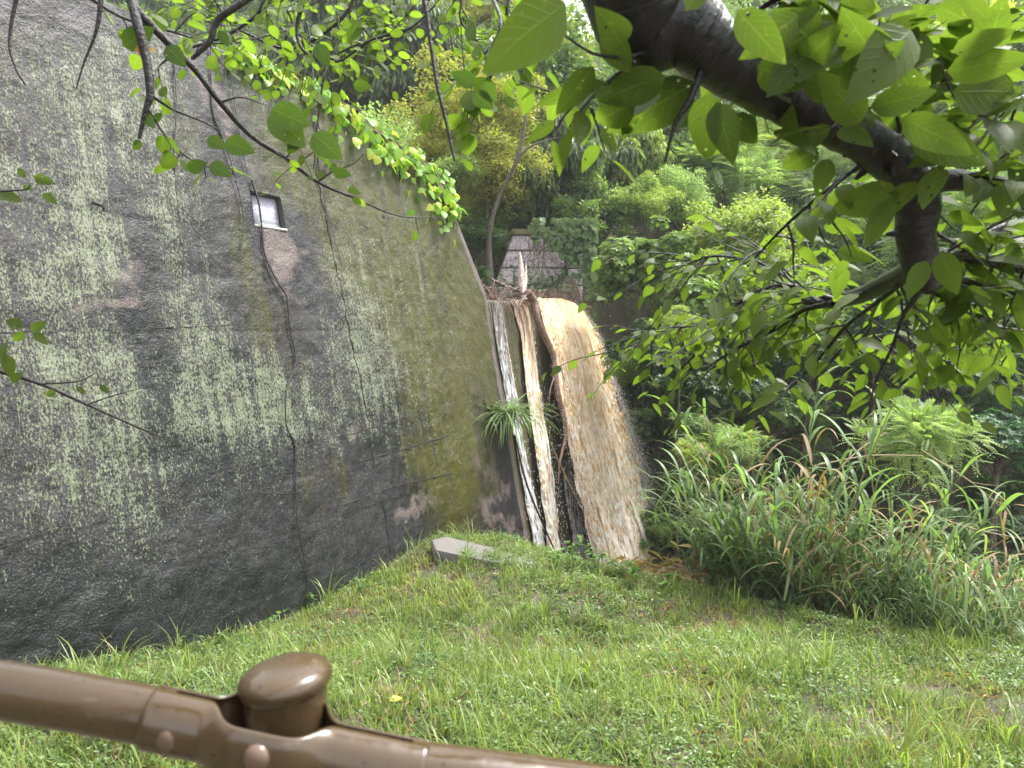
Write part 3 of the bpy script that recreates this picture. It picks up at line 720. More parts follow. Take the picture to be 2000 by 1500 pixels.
# ------------------------------------------------------------------ crown prototypes
def crown(seed, nl, tpl, ls, kind='ball', lobes=16, flat=.85):
    r = np.random.default_rng(seed)
    c = nrm(r.normal(size=(lobes, 3))) * (r.random((lobes, 1)) ** .5) * .80; c[:, 2] *= flat
    rad = r.uniform(.14, .42, lobes)
    far_ = r.random(lobes) < .3; c = np.where(far_[:, None], nrm(c) * [1.02, 1.02, flat], c); rad = np.where(far_, r.uniform(.10, .20, lobes), rad); pk = rad ** 1.7; k = r.choice(lobes, nl, p=pk / pk.sum()); d = nrm(r.normal(size=(nl, 3)))
    d[:, 2] = np.where(r.random(nl) < .6, np.abs(d[:, 2]), d[:, 2])
    rr_ = rad[k] * (1.12 - .6 * r.random(nl) ** 1.2)
    lump = fbm(d[:, 0] * 2.5 + k * 3, d[:, 1] * 2.5, d[:, 2] * 2.5, 3, seed)
    P = c[k] + d * (rr_ * (.55 + .9 * lump))[:, None]
    if kind == 'droop': dr = nrm(d * .35 + np.array([0, 0, -1.]) + r.normal(size=(nl, 3)) * .25)
    else: dr = nrm(d * .6 + r.normal(size=(nl, 3)) * .7 + np.array([0, 0, -.25]))
    nn_ = nrm(d * .5 + np.array([0, 0, .9]) + r.normal(size=(nl, 3)) * .4)
    sc = ls * r.uniform(.6, 1.35, nl)
    if kind == 'whorl':
        m_ = 6; P = np.repeat(P[: nl // m_], m_, 0); d0 = np.repeat(nrm(d[: nl // m_] + np.array([0, 0, .5])), m_, 0)
        ang = np.tile(np.arange(m_) / m_ * 6.283, nl // m_) + r.normal(size=len(P)) * .2
        e1 = nrm(np.cross(d0, [.3, .2, .9])); e2 = np.cross(d0, e1)
        dr = nrm(e1 * np.cos(ang)[:, None] + e2 * np.sin(ang)[:, None] + d0 * .45); nn_ = d0
        rnd = np.repeat(r.random(nl // m_), m_); sc = np.repeat(sc[: nl // m_], m_)
        return scatter(tpl, P, dr, nn_, sc, rnd), c
    if kind == 'pinnate':
        m_ = 17; q = nl // m_; P0 = P[:q]; ax = nrm(d[:q] + r.normal(size=(q, 3)) * .35 + [0, 0, .1]); sd_ = nrm(np.cross(ax, [0, 0, 1.])); nz = np.cross(sd_, ax)
        t = np.repeat(np.arange(9) / 8, 2)[:17]; sg = np.tile([1, -1], 9)[:17]
        Ln = ls * 4.2
        P = P0[:, None] + ax[:, None] * (t[None, :, None] * Ln) + np.array([0, 0, -1.]) * (t ** 2 * Ln * .35)[None, :, None]
        dr = sd_[:, None] * sg[None, :, None] + ax[:, None] * .55 + np.array([0, 0, -.35]); 
        dr[:, -1] = ax
        nn_ = np.broadcast_to(nz[:, None], dr.shape)
        scs = np.broadcast_to((ls * (1 - .45 * np.abs(t - .35)))[None], dr.shape[:2]).reshape(-1)
        return scatter(tpl, P.reshape(-1, 3), dr.reshape(-1, 3), nn_.reshape(-1, 3), scs, np.repeat(r.random(q), m_)), c
    return scatter(tpl, P, dr, nn_, sc, r.random(nl)), c
CR = {}
def proto(key, n, *a, **k):
    CR[key] = []
    for s in range(n):
        (V_, F_, L3), lob = crown(hash_(key) + s * 13, *a, **k)
        CR[key].append((mesh('crown', V_, [F_], {'luv': L3}, False), lob))
def hash_(k): return sum(ord(c) * (i + 1) for i, c in enumerate(k)) % 9973
proto('small', 4, 12000, RH, .068, lobes=24)
proto('fine', 3, 15000, RH, .052, lobes=30)
proto('droop', 3, 12000, LANCE, .15, kind='droop', lobes=18)
proto('whorl', 3, 12000, (RH[0] * [.75, 1, 1], RH[1], RH[2]), .10, kind='whorl', lobes=22)
proto('pinnate', 3, 15300, (RH[0] * [.7, 1, 1], RH[1], RH[2]), .075, kind='pinnate', lobes=16)
pick = {}
def tree(px, py, Yd, Rpx, typ, mat, label, cat='tree', name='tree', group=None, zs=.85, trunk=True, pos3=None, R=None):
    c = at(px, py, Yd) if pos3 is None else np.asarray(pos3); Rw = Rpx / F * Yd if R is None else R
    gz = float(H(c[0], c[1]))
    base = np.array([c[0] + rng.uniform(-.2, .2) * Rw, c[1] + rng.uniform(0, .3) * Rw, gz - .05])
    base[2] = float(H(base[0], base[1])) - .05
    t = thing(name, label, cat, base, group)
    i = pick.get(typ, 0); pick[typ] = i + 1; me, lob = CR[typ][i % len(CR[typ])]
    o = link('crown', me, M[mat], t); o.location = c - base; o.rotation_euler = (0, 0, rng.uniform(0, 6.28)); o.scale = (Rw, Rw, Rw * zs)
    ca_, sa_ = math.cos(o.rotation_euler.z), math.sin(o.rotation_euler.z)
    if trunk and c[2] - gz > .3:
        mb = MB(); top = c + [0, 0, -.15 * Rw]
        r0 = max(.02, min(.16, Rw * .05)); k1 = base * .5 + top * .5 + np.array([rng.uniform(-.12, .12), rng.uniform(-.12, .12), 0]) * Rw
        mb.tube([base, k1, top], [r0, r0 * .7, r0 * .4], 6, 3)
        for q in lob[:9]:
            w_ = np.array([q[0] * ca_ - q[1] * sa_, q[0] * sa_ + q[1] * ca_, q[2] * zs]) * Rw + c
            s_ = k1 * .3 + top * .7; mb.tube([s_, (s_ + w_) / 2 + [0, 0, .08 * Rw], w_], [r0 * .4, r0 * .25, r0 * .1], 4, 2, cap=False)
        mb.build('trunk', M['bark'], t, rel=base)
    return t
TT = [
 # px, py, Y, Rpx, type, material, label
 (905, 215, 21, 105, 'fine', 'f_olive', 'yellow-olive rounded tree just right of the vine covered wall top'),
 (960, 330, 20, 95, 'fine', 'f_olive', 'yellow-olive bushy tree below the olive one, left of the bare leaning trunk'),
 (880, 360, 19, 60, 'small', 'f_mid', 'dull green shrub behind the steep end of the wing wall'),
 (1000, 420, 21, 45, 'small', 'f_mid', 'small green shrub between the bare trunk and the granite wall'),
 (930, 470, 19, 50, 'small', 'f_dark', 'dark green bush in the notch left of the granite wall'),
 (915, 545, 17.5, 36, 'small', 'f_dark', 'low dark bush right behind the wing wall foot near the crest'),
 (800, 130, 30, 110, 'droop', 'f_grey', 'grey-green drooping tree in the rain above the olive tree'),
 (700, 90, 32, 110, 'droop', 'f_grey', 'hazy grey-green drooping tree behind the round hanging leaves'),
 (1030, 190, 32, 85, 'droop', 'f_grey', 'grey-green drooping tree under the biggest hanging leaf'),
 (1070, 290, 27, 85, 'droop', 'f_mid', 'drooping green tree right of the bare leaning trunk top'),
 (1130, 380, 24, 80, 'droop', 'f_mid', 'drooping mid green tree above the ivy on the granite wall'),
 (1185, 270, 29, 90, 'droop', 'f_dark', 'dark drooping tree left of the pale yellow-tipped tree'),
 (1130, 175, 46, 55, 'small', 'f_pale', 'pale hazy tree on the skyline under the patch of white sky'),
 (1230, 320, 24, 70, 'droop', 'f_lime', 'pale yellow-tipped tree left of the thick cherry limb'),
 (1320, 320, 26, 75, 'small', 'f_pale', 'pale green tree directly under the hanging cherry twig'),
 (1330, 400, 22, 65, 'fine', 'f_pale', 'pale fine-leaved tree above the rosette bush'),
 (1420, 330, 25, 85, 'pinnate', 'f_pale', 'pale feathery tree under the middle of the cherry limb'),
 (1075, 415, 22, 60, 'small', 'f_lime', 'yellow-green shrub spilling over the granite wall top'),
 (1180, 415, 21.2, 75, 'small', 'f_mid', 'mid green shrub right of the granite wall top'),
 (1262, 392, 20.5, 55, 'fine', 'f_lime', 'small yellow tree with orange shoots above the rosette bush'),
 (1262, 500, 17, 80, 'whorl', 'f_mid', 'bright rosette-leaved bush right of the granite wall'),
 (1195, 548, 17.5, 48, 'whorl', 'f_mid', 'rosette-leaved bush above the top of the waterfall'),
 (1330, 560, 17, 80, 'whorl', 'f_mid', 'rosette-leaved bush behind the cherry leaves, right of the falls'),
 (1420, 480, 20, 90, 'small', 'f_lime', 'yellow-green bush behind the drooping cherry twigs'),
 (1530, 330, 28, 100, 'pinnate', 'f_lime', 'pale yellow feathery tree below the cherry limb bend'),
 (1560, 460, 23, 85, 'pinnate', 'f_pale', 'pale feathery tree left of the lower cherry limb'),
 (1640, 200, 34, 110, 'pinnate', 'f_pale', 'hazy feathery tree above the cherry limb'),
 (1900, 150, 30, 130, 'pinnate', 'f_lime', 'pale yellow feathery tree in the top right corner'),
 (1960, 300, 26, 100, 'pinnate', 'f_pale', 'pale feathery tree above the right fork of the limb'),
 (1880, 430, 22, 95, 'pinnate', 'f_pale', 'pale feathery tree between the two right forks'),
 (1700, 430, 25, 90, 'pinnate', 'f_pale', 'pale feathery tree behind the vertical part of the limb'),
 (1450, 160, 36, 110, 'droop', 'f_pale', 'hazy drooping tree behind the big cherry leaves'),
 (1270, 170, 40, 80, 'droop', 'f_grey', 'hazy grey tree left of the cherry limb'),
 # darker middle ground
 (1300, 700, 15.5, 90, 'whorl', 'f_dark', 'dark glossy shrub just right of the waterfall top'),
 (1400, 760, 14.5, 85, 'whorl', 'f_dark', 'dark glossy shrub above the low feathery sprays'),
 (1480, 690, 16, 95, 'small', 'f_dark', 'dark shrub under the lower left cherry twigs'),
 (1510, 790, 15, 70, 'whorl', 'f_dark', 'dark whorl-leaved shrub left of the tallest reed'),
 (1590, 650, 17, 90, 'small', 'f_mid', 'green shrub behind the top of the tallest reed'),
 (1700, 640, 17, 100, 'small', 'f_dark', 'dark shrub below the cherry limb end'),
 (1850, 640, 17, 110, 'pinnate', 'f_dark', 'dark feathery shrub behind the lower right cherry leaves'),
 (1960, 720, 14, 90, 'pinnate', 'f_blue', 'blue-green feathery shrub at the right edge'),
 (1950, 850, 12.5, 85, 'whorl', 'f_blue', 'blue-green leafy shrub at the right edge above the reeds'),
 (1400, 880, 13.2, 70, 'small', 'f_mid', 'leafy green shrub left of the reed clump top'),
 (1330, 650, 13.5, 55, 'small', 'f_lime', 'bright drooping sprig bush over the right side of the falls'),
 (1230, 720, 16.6, 45, 'small', 'f_mid', 'small sprig bush touching the right edge of the falls'),
 (1350, 845, 13.6, 50, 'whorl', 'f_mid', 'small glossy shrub between the falls and the reeds'),
 (1445, 865, 12.4, 45, 'pinnate', 'f_pale', 'low spray of feathery pale leaves left of the tall reed'),
 (1370, 880, 12.8, 40, 'pinnate', 'f_lime', 'low feathery yellow sprig nearest the falls'),
 (1785, 850, 11.2, 105, 'pinnate', 'f_pale', 'pale feathery bush with orange buds above the reeds'),
]
for (px, py, Yd, Rp, ty, ma, lab) in TT:
    small = Rp < 60 or Yd < 19
    Rp *= 1.38 if Yd > 20.8 or (px > 1300 and Yd > 16.8) else 1.12
    tree(px, py, Yd, Rp, ty, ma, lab, 'shrub' if small else 'tree', 'shrub' if small else 'tree', trunk=px > 1320 or py < 500)
# hillside forest further off
r3 = np.random.default_rng(5); cnt = 0
mats = ['f_mid', 'f_pale', 'f_grey', 'f_grey', 'f_olive', 'f_pale', 'f_pale', 'f_lime']; typs = ['small', 'fine', 'droop', 'small', 'pinnate', 'small']  # mostly pale greens, so the leaf colour carries the distance haze
placed = []
for _ in range(9000):
    if cnt >= 330: break
    Yd = 20 + 95 * r3.random() ** 1.0; xx = (r3.random() * 1.75 - .82) * Yd
    a, c = ac(xx, Yd)
    if a < 1 and c > -5: continue
    if a < 11 and c > -2: continue
    zz = float(H(xx, Yd)); Rw = r3.uniform(1.4, 2.4) * (1 + Yd / 60)
    if any((xx - q[0]) ** 2 + (Yd - q[1]) ** 2 < (.78 * (Rw + q[2])) ** 2 for q in placed): continue
    if a < 8.5 and Yd < 30: continue
    if Yd > 46 and 1050 < 1000 + F * xx / Yd < 1190: continue
    if 1035 < 1000 + F * xx / Yd < 1215 and (zz - CZ + 2.1 * Rw) / Yd > .375: continue
    placed.append((xx, Yd, Rw)); cnt += 1
    ty_, ma_ = typs[r3.integers(len(typs))], mats[r3.integers(len(mats))]
    pxx = 1000 + F * xx / Yd
    lab = '%s %s tree on the %s part of the wooded hillside, %s' % ({'f_mid': 'mid green', 'f_pale': 'pale green', 'f_grey': 'grey-green', 'f_dark': 'dark green', 'f_olive': 'olive yellow', 'f_lime': 'lime green'}[ma_], {'small': 'bushy', 'fine': 'fine-leaved', 'droop': 'drooping', 'pinnate': 'feathery'}[ty_], 'nearer' if Yd < 45 else 'middle' if Yd < 75 else 'farthest', 'above the dam wall' if pxx < 850 else 'above the waterfall' if pxx < 1250 else 'behind the cherry limb' if pxx < 1750 else 'toward the right edge')
    tree(0, 0, 0, 0, ty_, ma_, lab, 'tree', 'hillside_tree', 'trees on the wooded hillside',
         pos3=(xx, Yd, zz + Rw * .95), R=Rw, zs=r3.uniform(.8, 1.1))
print('hillside trees', cnt)
cnt = 0; pl2 = []; LB = {'f_dark': 'dark leafy shrub on the shaded slope across the stream', 'f_mid': 'mid green shrub on the shaded slope across the stream', 'f_blue': 'bluish green shrub on the shaded slope across the stream', 'f_grey': 'grey-green shrub on the shaded slope across the stream'}
for _ in range(4000):
    if cnt >= 120: break
    a = r3.uniform(7.3, 15); c = r3.uniform(-.6, 22); q = B0 + D * a + N * c; Rw = r3.uniform(.5, 1.0) * (1 if a < 11 else 1.5)
    if q[1] < 5 or abs(q[0] / q[1]) > .85: continue
    if any((q[0] - u[0]) ** 2 + (q[1] - u[1]) ** 2 < (.62 * (Rw + u[2])) ** 2 for u in pl2): continue
    pl2.append((q[0], q[1], Rw)); cnt += 1; mt = ['f_dark', 'f_dark', 'f_mid', 'f_blue', 'f_dark', 'f_grey'][r3.integers(6)]
    tree(0, 0, 0, 0, ['whorl', 'small', 'pinnate', 'small', 'whorl'][r3.integers(5)], mt, LB[mt], 'shrub', 'shrub', 'shrubs on the slope across the stream', pos3=(q[0], q[1], float(H(q[0], q[1])) + Rw * .6), R=Rw, zs=r3.uniform(.8, 1.0))
print('bank shrubs', cnt)
# low undergrowth covering the slopes (nobody could count it)
def cover(name, n, xr, yr, cond, tpl, ls, mat, lift=.5, seed=1):
    r = np.random.default_rng(seed); x = r.uniform(*xr, n); y = r.uniform(*yr, n); a, c = ac(x, y); k = cond(a, c, x, y); x, y = x[k], y[k]
    lump = fbm(x * .9, y * .9, 0, 3, seed); z = H(x, y) + r.random(len(x)) * lift * (.2 + 1.6 * np.clip(lump - .25, 0, 1)); d = nrm(r.normal(size=(len(x), 3)) * [1, 1, .5]); nn_ = nrm(r.normal(size=(len(x), 3)) * .5 + [0, 0, 1])
    V_, F_, L3 = scatter(tpl, np.stack([x, y, z], -1), d, nn_, ls * r.uniform(.5, 1.4, len(x)))
    mb = MB(); mb.add(V_, F_, L3); return tag(mb.build(name, M[mat]), kind='stuff')
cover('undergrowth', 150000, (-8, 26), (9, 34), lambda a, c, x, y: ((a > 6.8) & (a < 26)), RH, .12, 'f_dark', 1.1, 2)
cover('hill_undergrowth', 90000, (-40, 60), (24, 75), lambda a, c, x, y: (a > 9) | (c < -6), RH, .42, 'f_mid', 1.6, 3)
cover('bank_undergrowth', 26000, (-1, 14), (6, 16), lambda a, c, x, y: (a > .7) & (a < 2.6) & (c > 2.6), RH, .09, 'f_dark', .5, 4)
# ------------------------------------------------------------------ grass bank
def grass_field():
    r = np.random.default_rng(12); n = 270000
    y = 3.2 + 9.6 * r.random(n) ** .9; x = (r.random(n) * 1.5 - .78) * (y + 1.0)
    a, c = ac(x, y); k = (c > .0) & (a < .75) & (y > 3.0); x, y = x[k], y[k]; a = a[k]; c = c[k]
    dens = fbm(x * 1.6, y * 1.6, 0, 3, 90); bare_ = fbm(x * 2.6 + 9, y * 2.6, 0, 3, 91)
    k = (bare_ < .575) | (r.random(len(x)) < .18); x, y, dens = x[k], y[k], dens[k]; c = c[k]
    z = H(x, y); n = len(x)
    h = (.02 + .16 * r.random(n) ** 2.4) * (.55 + 1.1 * dens) * np.where(r.random(n) < .05, 1.9, 1.)
    az_ = r.random(n) * 6.283; ln = r.uniform(.2, 1.0, n)
    dx, dy = np.cos(az_), np.sin(az_); w_ = r.uniform(.0026, .0062, n)
    sx_, sy_ = -dy, dx
    def P(t, wk):
        b = ln * t ** 1.8 * h; zz = z + h * (t - .38 * ln * t * t)
        return [np.stack([x + dx * b + s_ * sx_ * w_ * wk, y + dy * b + s_ * sy_ * w_ * wk, zz], -1) for s_ in ((-1, 1) if wk else (0,))]
    rows = P(0, 1) + P(.5, .9) + P(1., 0)
    V_ = np.stack(rows, 1).reshape(-1, 3); i = np.arange(n)[:, None] * 5
    F3 = np.concatenate([i + [0, 1, 3], i + [0, 3, 2], i + [2, 3, 4]], 0)
    rn = r.random(n) * .6 + .4 * np.clip(dens, 0, 1); L3 = np.zeros((n, 5, 3)); L3[..., 2] = (rn % 1)[:, None]
    mb = MB(); mb.add(V_, F3, L3.reshape(-1, 3)); tag(mb.build('grass', M['grass']), kind='stuff')
grass_field()
def weeds():
    r = np.random.default_rng(13); n = 44000
    y = 3.2 + 9.4 * r.random(n) ** .9; x = (r.random(n) * 1.5 - .78) * (y + 1.0)
    a, c = ac(x, y); k = (c > .02) & (a < .7); x, y = x[k], y[k]
    dens = fbm(x * 1.1 + 4, y * 1.1, 0, 3, 95); k = r.random(len(x)) < sst(.3, .6, dens); x, y = x[k], y[k]; n = len(x); m_ = 6
    z = H(x, y); hh = r.uniform(.01, .085, n)
    P = np.repeat(np.stack([x, y, z + hh], -1), m_, 0) + r.normal(size=(n * m_, 3)) * [.022, .022, .012]
    ang = r.random(n * m_) * 6.283; d = np.stack([np.cos(ang), np.sin(ang), r.uniform(-.2, .5, n * m_)], -1)
    nn_ = nrm(np.array([0, 0, 1.]) + r.normal(size=(n * m_, 3)) * .35)
    V_, F_, L3 = scatter((RH[0] * [1.1, 1, 1], RH[1], RH[2]), P, d, nn_, r.uniform(.018, .046, n * m_), np.repeat(r.random(n), m_))
    mb = MB(); mb.add(V_, F_, L3); tag(mb.build('ground_cover', M['weed']), kind='stuff')
weeds()
def blade(P0, az_, L, w_, lean, droop, n=8, twist=0.):
    """one arching strip; returns V (n+1,2,3)"""
    t = np.linspace(0, 1, n + 1); d = np.array([math.cos(az_), math.sin(az_), 0]); s = np.array([-d[1], d[0], 0])
    ang = lean + droop * t ** 1.4
    dl_ = L / n; hz = np.cumsum(np.r_[0, np.sin(ang[:-1])]) * dl_; vt = np.cumsum(np.r_[0, np.cos(ang[:-1])]) * dl_
    C = P0 + d * hz[:, None] + np.array([0, 0, 1.]) * vt[:, None]
    ww = w_ * np.sin(math.pi * np.clip(t * .86 + .14, 0, 1)) ** .7
    nrm_ = np.stack([-np.cos(ang) * d[0], -np.cos(ang) * d[1], np.sin(ang)], -1)
    m_ = C + nrm_ * (-.15 * ww[:, None])
    return np.stack([C - s * ww[:, None], m_, C + s * ww[:, None]], 1), t
def add_blade(mb, *a, rnd=None, **k):
    V_, t = blade(*a, **k); n = len(t); rnd = random.random() if rnd is None else rnd
    L3 = np.stack(np.broadcast_arrays(np.array([-1, 0, 1.])[None, :], t[:, None], rnd), -1)
    mb.add(V_.reshape(-1, 3), gridF(n, 3), L3.reshape(-1, 3))
cover('leaf_litter', 2600, (-4, 6), (3.4, 12), lambda a, c, x, y: (a < .3) & (c > .05) & ((vn(x * 1.3, y * 1.3, 0, 17) > .5) | (c < .7)), RH, .05, 'dry', .05, 26)
cover('dead_grass', 22000, (-4, 6), (3.4, 12), lambda a, c, x, y: (a < .3) & (c > .15) & (vn(x * 1.3, y * 1.3, 0, 17) > .5), LANCE, .10, 'dry', .03, 16)
# taller grass tufts: eight kinds of tuft, each placed many times
tproto = []
for s in range(10):
    mb = MB(); random.seed(100 + s)
    for q in range(random.randint(7, 16)):
        add_blade(mb, np.array([random.gauss(0, .02), random.gauss(0, .02), -.01]), random.random() * 6.28, random.uniform(.14, .42), random.uniform(.003, .0055), random.uniform(.05, .5), random.uniform(.5, 1.9), n=7)
    V_ = np.concatenate(mb.V); F4 = np.concatenate(mb.F4)
    tproto.append(mesh('grass_tuft', V_, F4, {'luv': np.concatenate(mb.A)}))
random.seed(77); cnt = 0; r4 = np.random.default_rng(44)
def tuft(x, y, s, label='tuft of long arching grass growing on the bank', k=None):
    o = link('grass_tuft', tproto[random.randrange(10) if k is None else k], M['grass']); o.location = (x, y, float(H(x, y))); o.rotation_euler = (0, 0, random.random() * 6.28); o.scale = (s, s, s)
    tag(o, label, 'grass tuft', 'tufts of taller grass on the bank'); return o
while cnt < 295:
    y = 3.4 + 8.2 * r4.random(); x = (r4.random() * 1.42 - .70) * y
    a, c = ac(x, y)
    if c < .2 or a > .35 or vn(x * .9, y * .9, 0, 8) < .35: continue
    tuft(x, y, random.uniform(.7, 1.35), 'tuft of long arching grass ' + ('close to the handrail' if y < 5 else 'near the foot of the dam wall' if c < 1.5 else 'on the brow of the bank' if a > -.6 else 'at the right of the bank' if x > 1.5 else 'on the middle of the bank')); cnt += 1
# ------------------------------------------------------------------ reeds
cproto = []
for s in range(12):
    random.seed(300 + s); Hc = random.uniform(1.3, 2.1); lean = random.uniform(.05, .4); az_ = 0
    t = np.linspace(0, 1, 7); cx = Hc * (np.sin(lean) * t + .18 * t ** 2.2); czz = Hc * (np.cos(lean) * t - .08 * t ** 2)
    C = np.stack([cx, 0 * t, czz], -1); mb = MB(); mb.tube(C, np.interp(t, [0, 1], [.009, .003]), 5, 1)
    mc = mesh('cane', np.concatenate(mb.V), [np.concatenate(mb.F3), np.concatenate(mb.F4)], {'luv': np.concatenate(mb.A)})
    mb = MB(); nb_ = random.randint(11, 16)
    for q in range(nb_):
        tt = .12 + .86 * q / (nb_ - 1); p0 = np.array([np.interp(tt, t, C[:, 0]), 0, np.interp(tt, t, C[:, 2])])
        add_blade(mb, p0, (q % 2) * math.pi + random.gauss(.5, .8), random.uniform(.38, .75) * (1 - .25 * tt), random.uniform(.008, .0155), random.uniform(.2, .75), random.uniform(1.0, 2.5), n=9)
    ml_ = mesh('leaf_blades', np.concatenate(mb.V), np.concatenate(mb.F4), {'luv': np.concatenate(mb.A)})
    cproto.append((mc, ml_))
random.seed(9)
def reed_clump(px, py, Yd, n, spread, s, label, tilt=.12):
    n = int(n * 2.1); s = s * 1.28; Yd -= .35
    b = at(px, py, Yd); b[2] = float(H(b[0], b[1]))
    t = thing('reed_clump', label, 'reeds', b, 'reed clumps beyond the grassy bank')
    for q in range(n):
        x, y = random.gauss(0, spread), random.gauss(0, spread * .6)
        mc, ml_ = cproto[random.randrange(12)]
        c = link('cane', mc, M['gcane'] if random.random() < .6 else M['cane'], t); f = s * random.uniform(.65, 1.15)
        c.location = (x, y, float(H(b[0] + x, b[1] + y)) - b[2] - .03); out = math.atan2(y, x) if random.random() < .6 else random.random() * 6.28
        c.rotation_euler = (random.gauss(0, tilt), random.gauss(0, tilt), out); c.scale = (f, f, f)
        l = link('leaf_blades', ml_, M['reed'] if random.random() < .86 else M['dry'], c)
    return t
RC = [(1475, 1150, 10.4, 20, .22, .85, 'leftmost clump of arching reeds beside the foot of the falls'),
      (1515, 1160, 10.3, 30, .34, 1.15, 'reed clump just right of the leftmost reeds'),
      (1560, 1170, 10.2, 36, .42, 1.22, 'dense reed clump below the tallest single reed'),
      (1640, 1180, 10.0, 36, .42, 1.2, 'reed clump right of the tallest single reed'),
      (1730, 1190, 9.8, 36, .42, 1.15, 'reed clump under the pale feathery bush'),
      (1820, 1210, 9.6, 34, .42, 1.3, 'reed clump with long leaves right of the feathery bush'),
      (1910, 1220, 9.3, 32, .42, 1.05, 'reed clump second from the right edge'),
      (1995, 1240, 8.9, 32, .42, 1.0, 'reed clump cut by the right edge of the view'),
      (1770, 1260, 8.9, 22, .35, .6, 'low reed clump at the brow of the bank, right of centre'),
      (1900, 1280, 8.3, 24, .35, .65, 'low reed clump at the brow of the bank near the right edge'),
      (1930, 1020, 12.0, 28, .6, 1.0, 'far reed clump behind the others at the right')]
for q in RC: reed_clump(*q)
# tallest reed
b = at(1560, 1080, 10.6); b[2] = float(H(b[0], b[1]))
t = thing('tall_reed', 'single tallest pale reed rising above the clump', 'reed', b)
top = at(1615, 640, 10.3); C = np.array([b, at(1570, 950, 10.5), at(1590, 800, 10.4), top]); mb = MB(); mb.tube(C, [.013, .011, .009, .004], 6, 5); mb.build('cane', M['gcane'], t, rel=b)
random.seed(21)
for i in range(15):
    f = .25 + .75 * i / 14; Q, _q = smooth_line(C, np.ones(4), 8); p0 = Q[int(f * (len(Q) - 1))]
    mb = MB(); add_blade(mb, p0 - b, (i % 2) * math.pi + random.gauss(0, .5), random.uniform(.5, .8) * (1.15 - .35 * f), random.uniform(.028, .040), random.uniform(.25, .6), random.uniform(1.3, 2.5), n=12, rnd=.7)
    mb.build('leaf', M['reedp'], t)
# dead canes lying through the reeds
for i, (p, q, r, lab) in enumerate([((1385, 1075, 10.0), (1590, 935, 9.9), .010, 'long dry cane slanting up across the left reeds'), ((1590, 935, 9.9), (1800, 915, 9.8), .010, 'dry cane lying level across the reed tops'),
        ((1560, 1180, 9.4), (1770, 1100, 9.3), .011, 'dry brown cane lying low across the reed clump'), ((1800, 905, 9.5), (1995, 1050, 9.2), .009, 'dry cane sloping down to the right edge'),
        ((1770, 1010, 9.4), (2010, 1080, 9.0), .009, 'pale dry cane low at the right edge'), ((1620, 960, 9.8), (1730, 870, 10.2), .009, 'short reddish cane rising behind the reeds'),
        ((1830, 1130, 8.9), (2010, 1175, 8.8), .009, 'pale dry cane crossing the lower right reeds'), ((1640, 1100, 9.2), (1860, 1040, 9.2), .010, 'brown cane leaning through the middle of the reeds')]):
    p = (p[0], p[1] - 25, p[2] - .55); q = (q[0], q[1] - 25, q[2] - .55)
    P = [at(*p), (at(*p) + at(*q)) / 2 + [0, 0, .06 * (1 if i % 2 else -1)], at(*q)]; o0 = P[0]
    mb = MB(); mb.tube(P, [r, r, r * .5], 6, 5); mb.tube([P[1], P[1] + (P[2] - P[1]) * .3 + [0, 0, .12], P[1] + (P[2] - P[1]) * .6 + [.05, 0, .25]], [.004, .003, .001], 4, 3)
    o = mb.build('dry_cane', M['cane'], None, rel=o0); o.location = o0; tag(o, lab, 'cane', 'dry canes among the reeds')
# dry hanging blades inside the clump
cover('dry_litter', 9000, (1.5, 9), (7, 12.5), lambda a, c, x, y: (a > .1) & (a < 2.2), LANCE, .22, 'dry', .6, 6)
# ------------------------------------------------------------------ things on the bank
M['slabm'] = plain('pale_concrete', (.19, .175, .165), .6, 1., 26, c2=(.10, .09, .085))
sl = face_px(850, 1078, .12); sl = at(842, 1072, 11.15)
pts = [(842, 1055), (870, 1050), (985, 1075), (1043, 1093), (1040, 1104), (960, 1098), (850, 1075)]
zs_ = CZ - 3.10
def on_z(px, py, z): r = ray(px, py); return CAM + r * ((z - CZ) / r[2])
poly = np.array([on_z(x, y, zs_) for x, y in pts]); c0 = poly.mean(0)
ins_ = c0 + (poly - c0) * .96 + [0, 0, .0]; ins_[:, 2] += .012 + .01 * np.sin(np.arange(7) * 2)
mb = MB(); n = 7; Vv = np.vstack([poly - [0, 0, .35], poly, ins_, [c0 + [0, 0, .015]]]); f4 = [[i, (i + 1) % n, n + (i + 1) % n, n + i] for i in range(n)] + [[n + i, n + (i + 1) % n, 2 * n + (i + 1) % n, 2 * n + i] for i in range(n)]
mb.add(Vv, f4); mb.add(Vv, [[2 * n + i, 2 * n + (i + 1) % n, 3 * n] for i in range(n)])
o = mb.build('concrete_slab', M['slabm'], None, rel=c0, smooth=False); o.location = c0; tag(o, 'weathered pale concrete slab at the foot of the dam wall', 'slab')
def small(name, label, cat, P, r, mat, **k):
    mb = MB(); o0 = np.array(P[0], float)
    mb.tube(P, r, 7, 4, **k); o = mb.build(name, mat, None, rel=o0); o.location = o0; return tag(o, label, cat)
def gp(px, py, dz=.0):   # point on the terrain under a photo pixel
    r = ray(px, py); t = 2.
    for _ in range(600):
        P = CAM + r * t
        if P[2] < H(P[0], P[1]): break
        t += .03
    P[2] += dz; return P
small('stick', 'short broken brown stick lying in the grass', 'stick', [gp(786, 1244, .06), gp(795, 1262, .05), gp(822, 1272, .04)], [.018, .02, .01], M['root'], bump=.3)
small('stick', 'thin dark stick lying at the right of the grassy bank', 'stick', [gp(1250, 1335, .05), gp(1280, 1330, .06), gp(1330, 1322, .04)], [.008, .008, .004], M['root'], bump=.3)
small('stick', 'pale twig on the ground near the wall foot', 'stick', [gp(470, 1222, .03), gp(500, 1206, .05), gp(525, 1196, .03)], [.007, .006, .004], M['deadwood'], bump=.3)
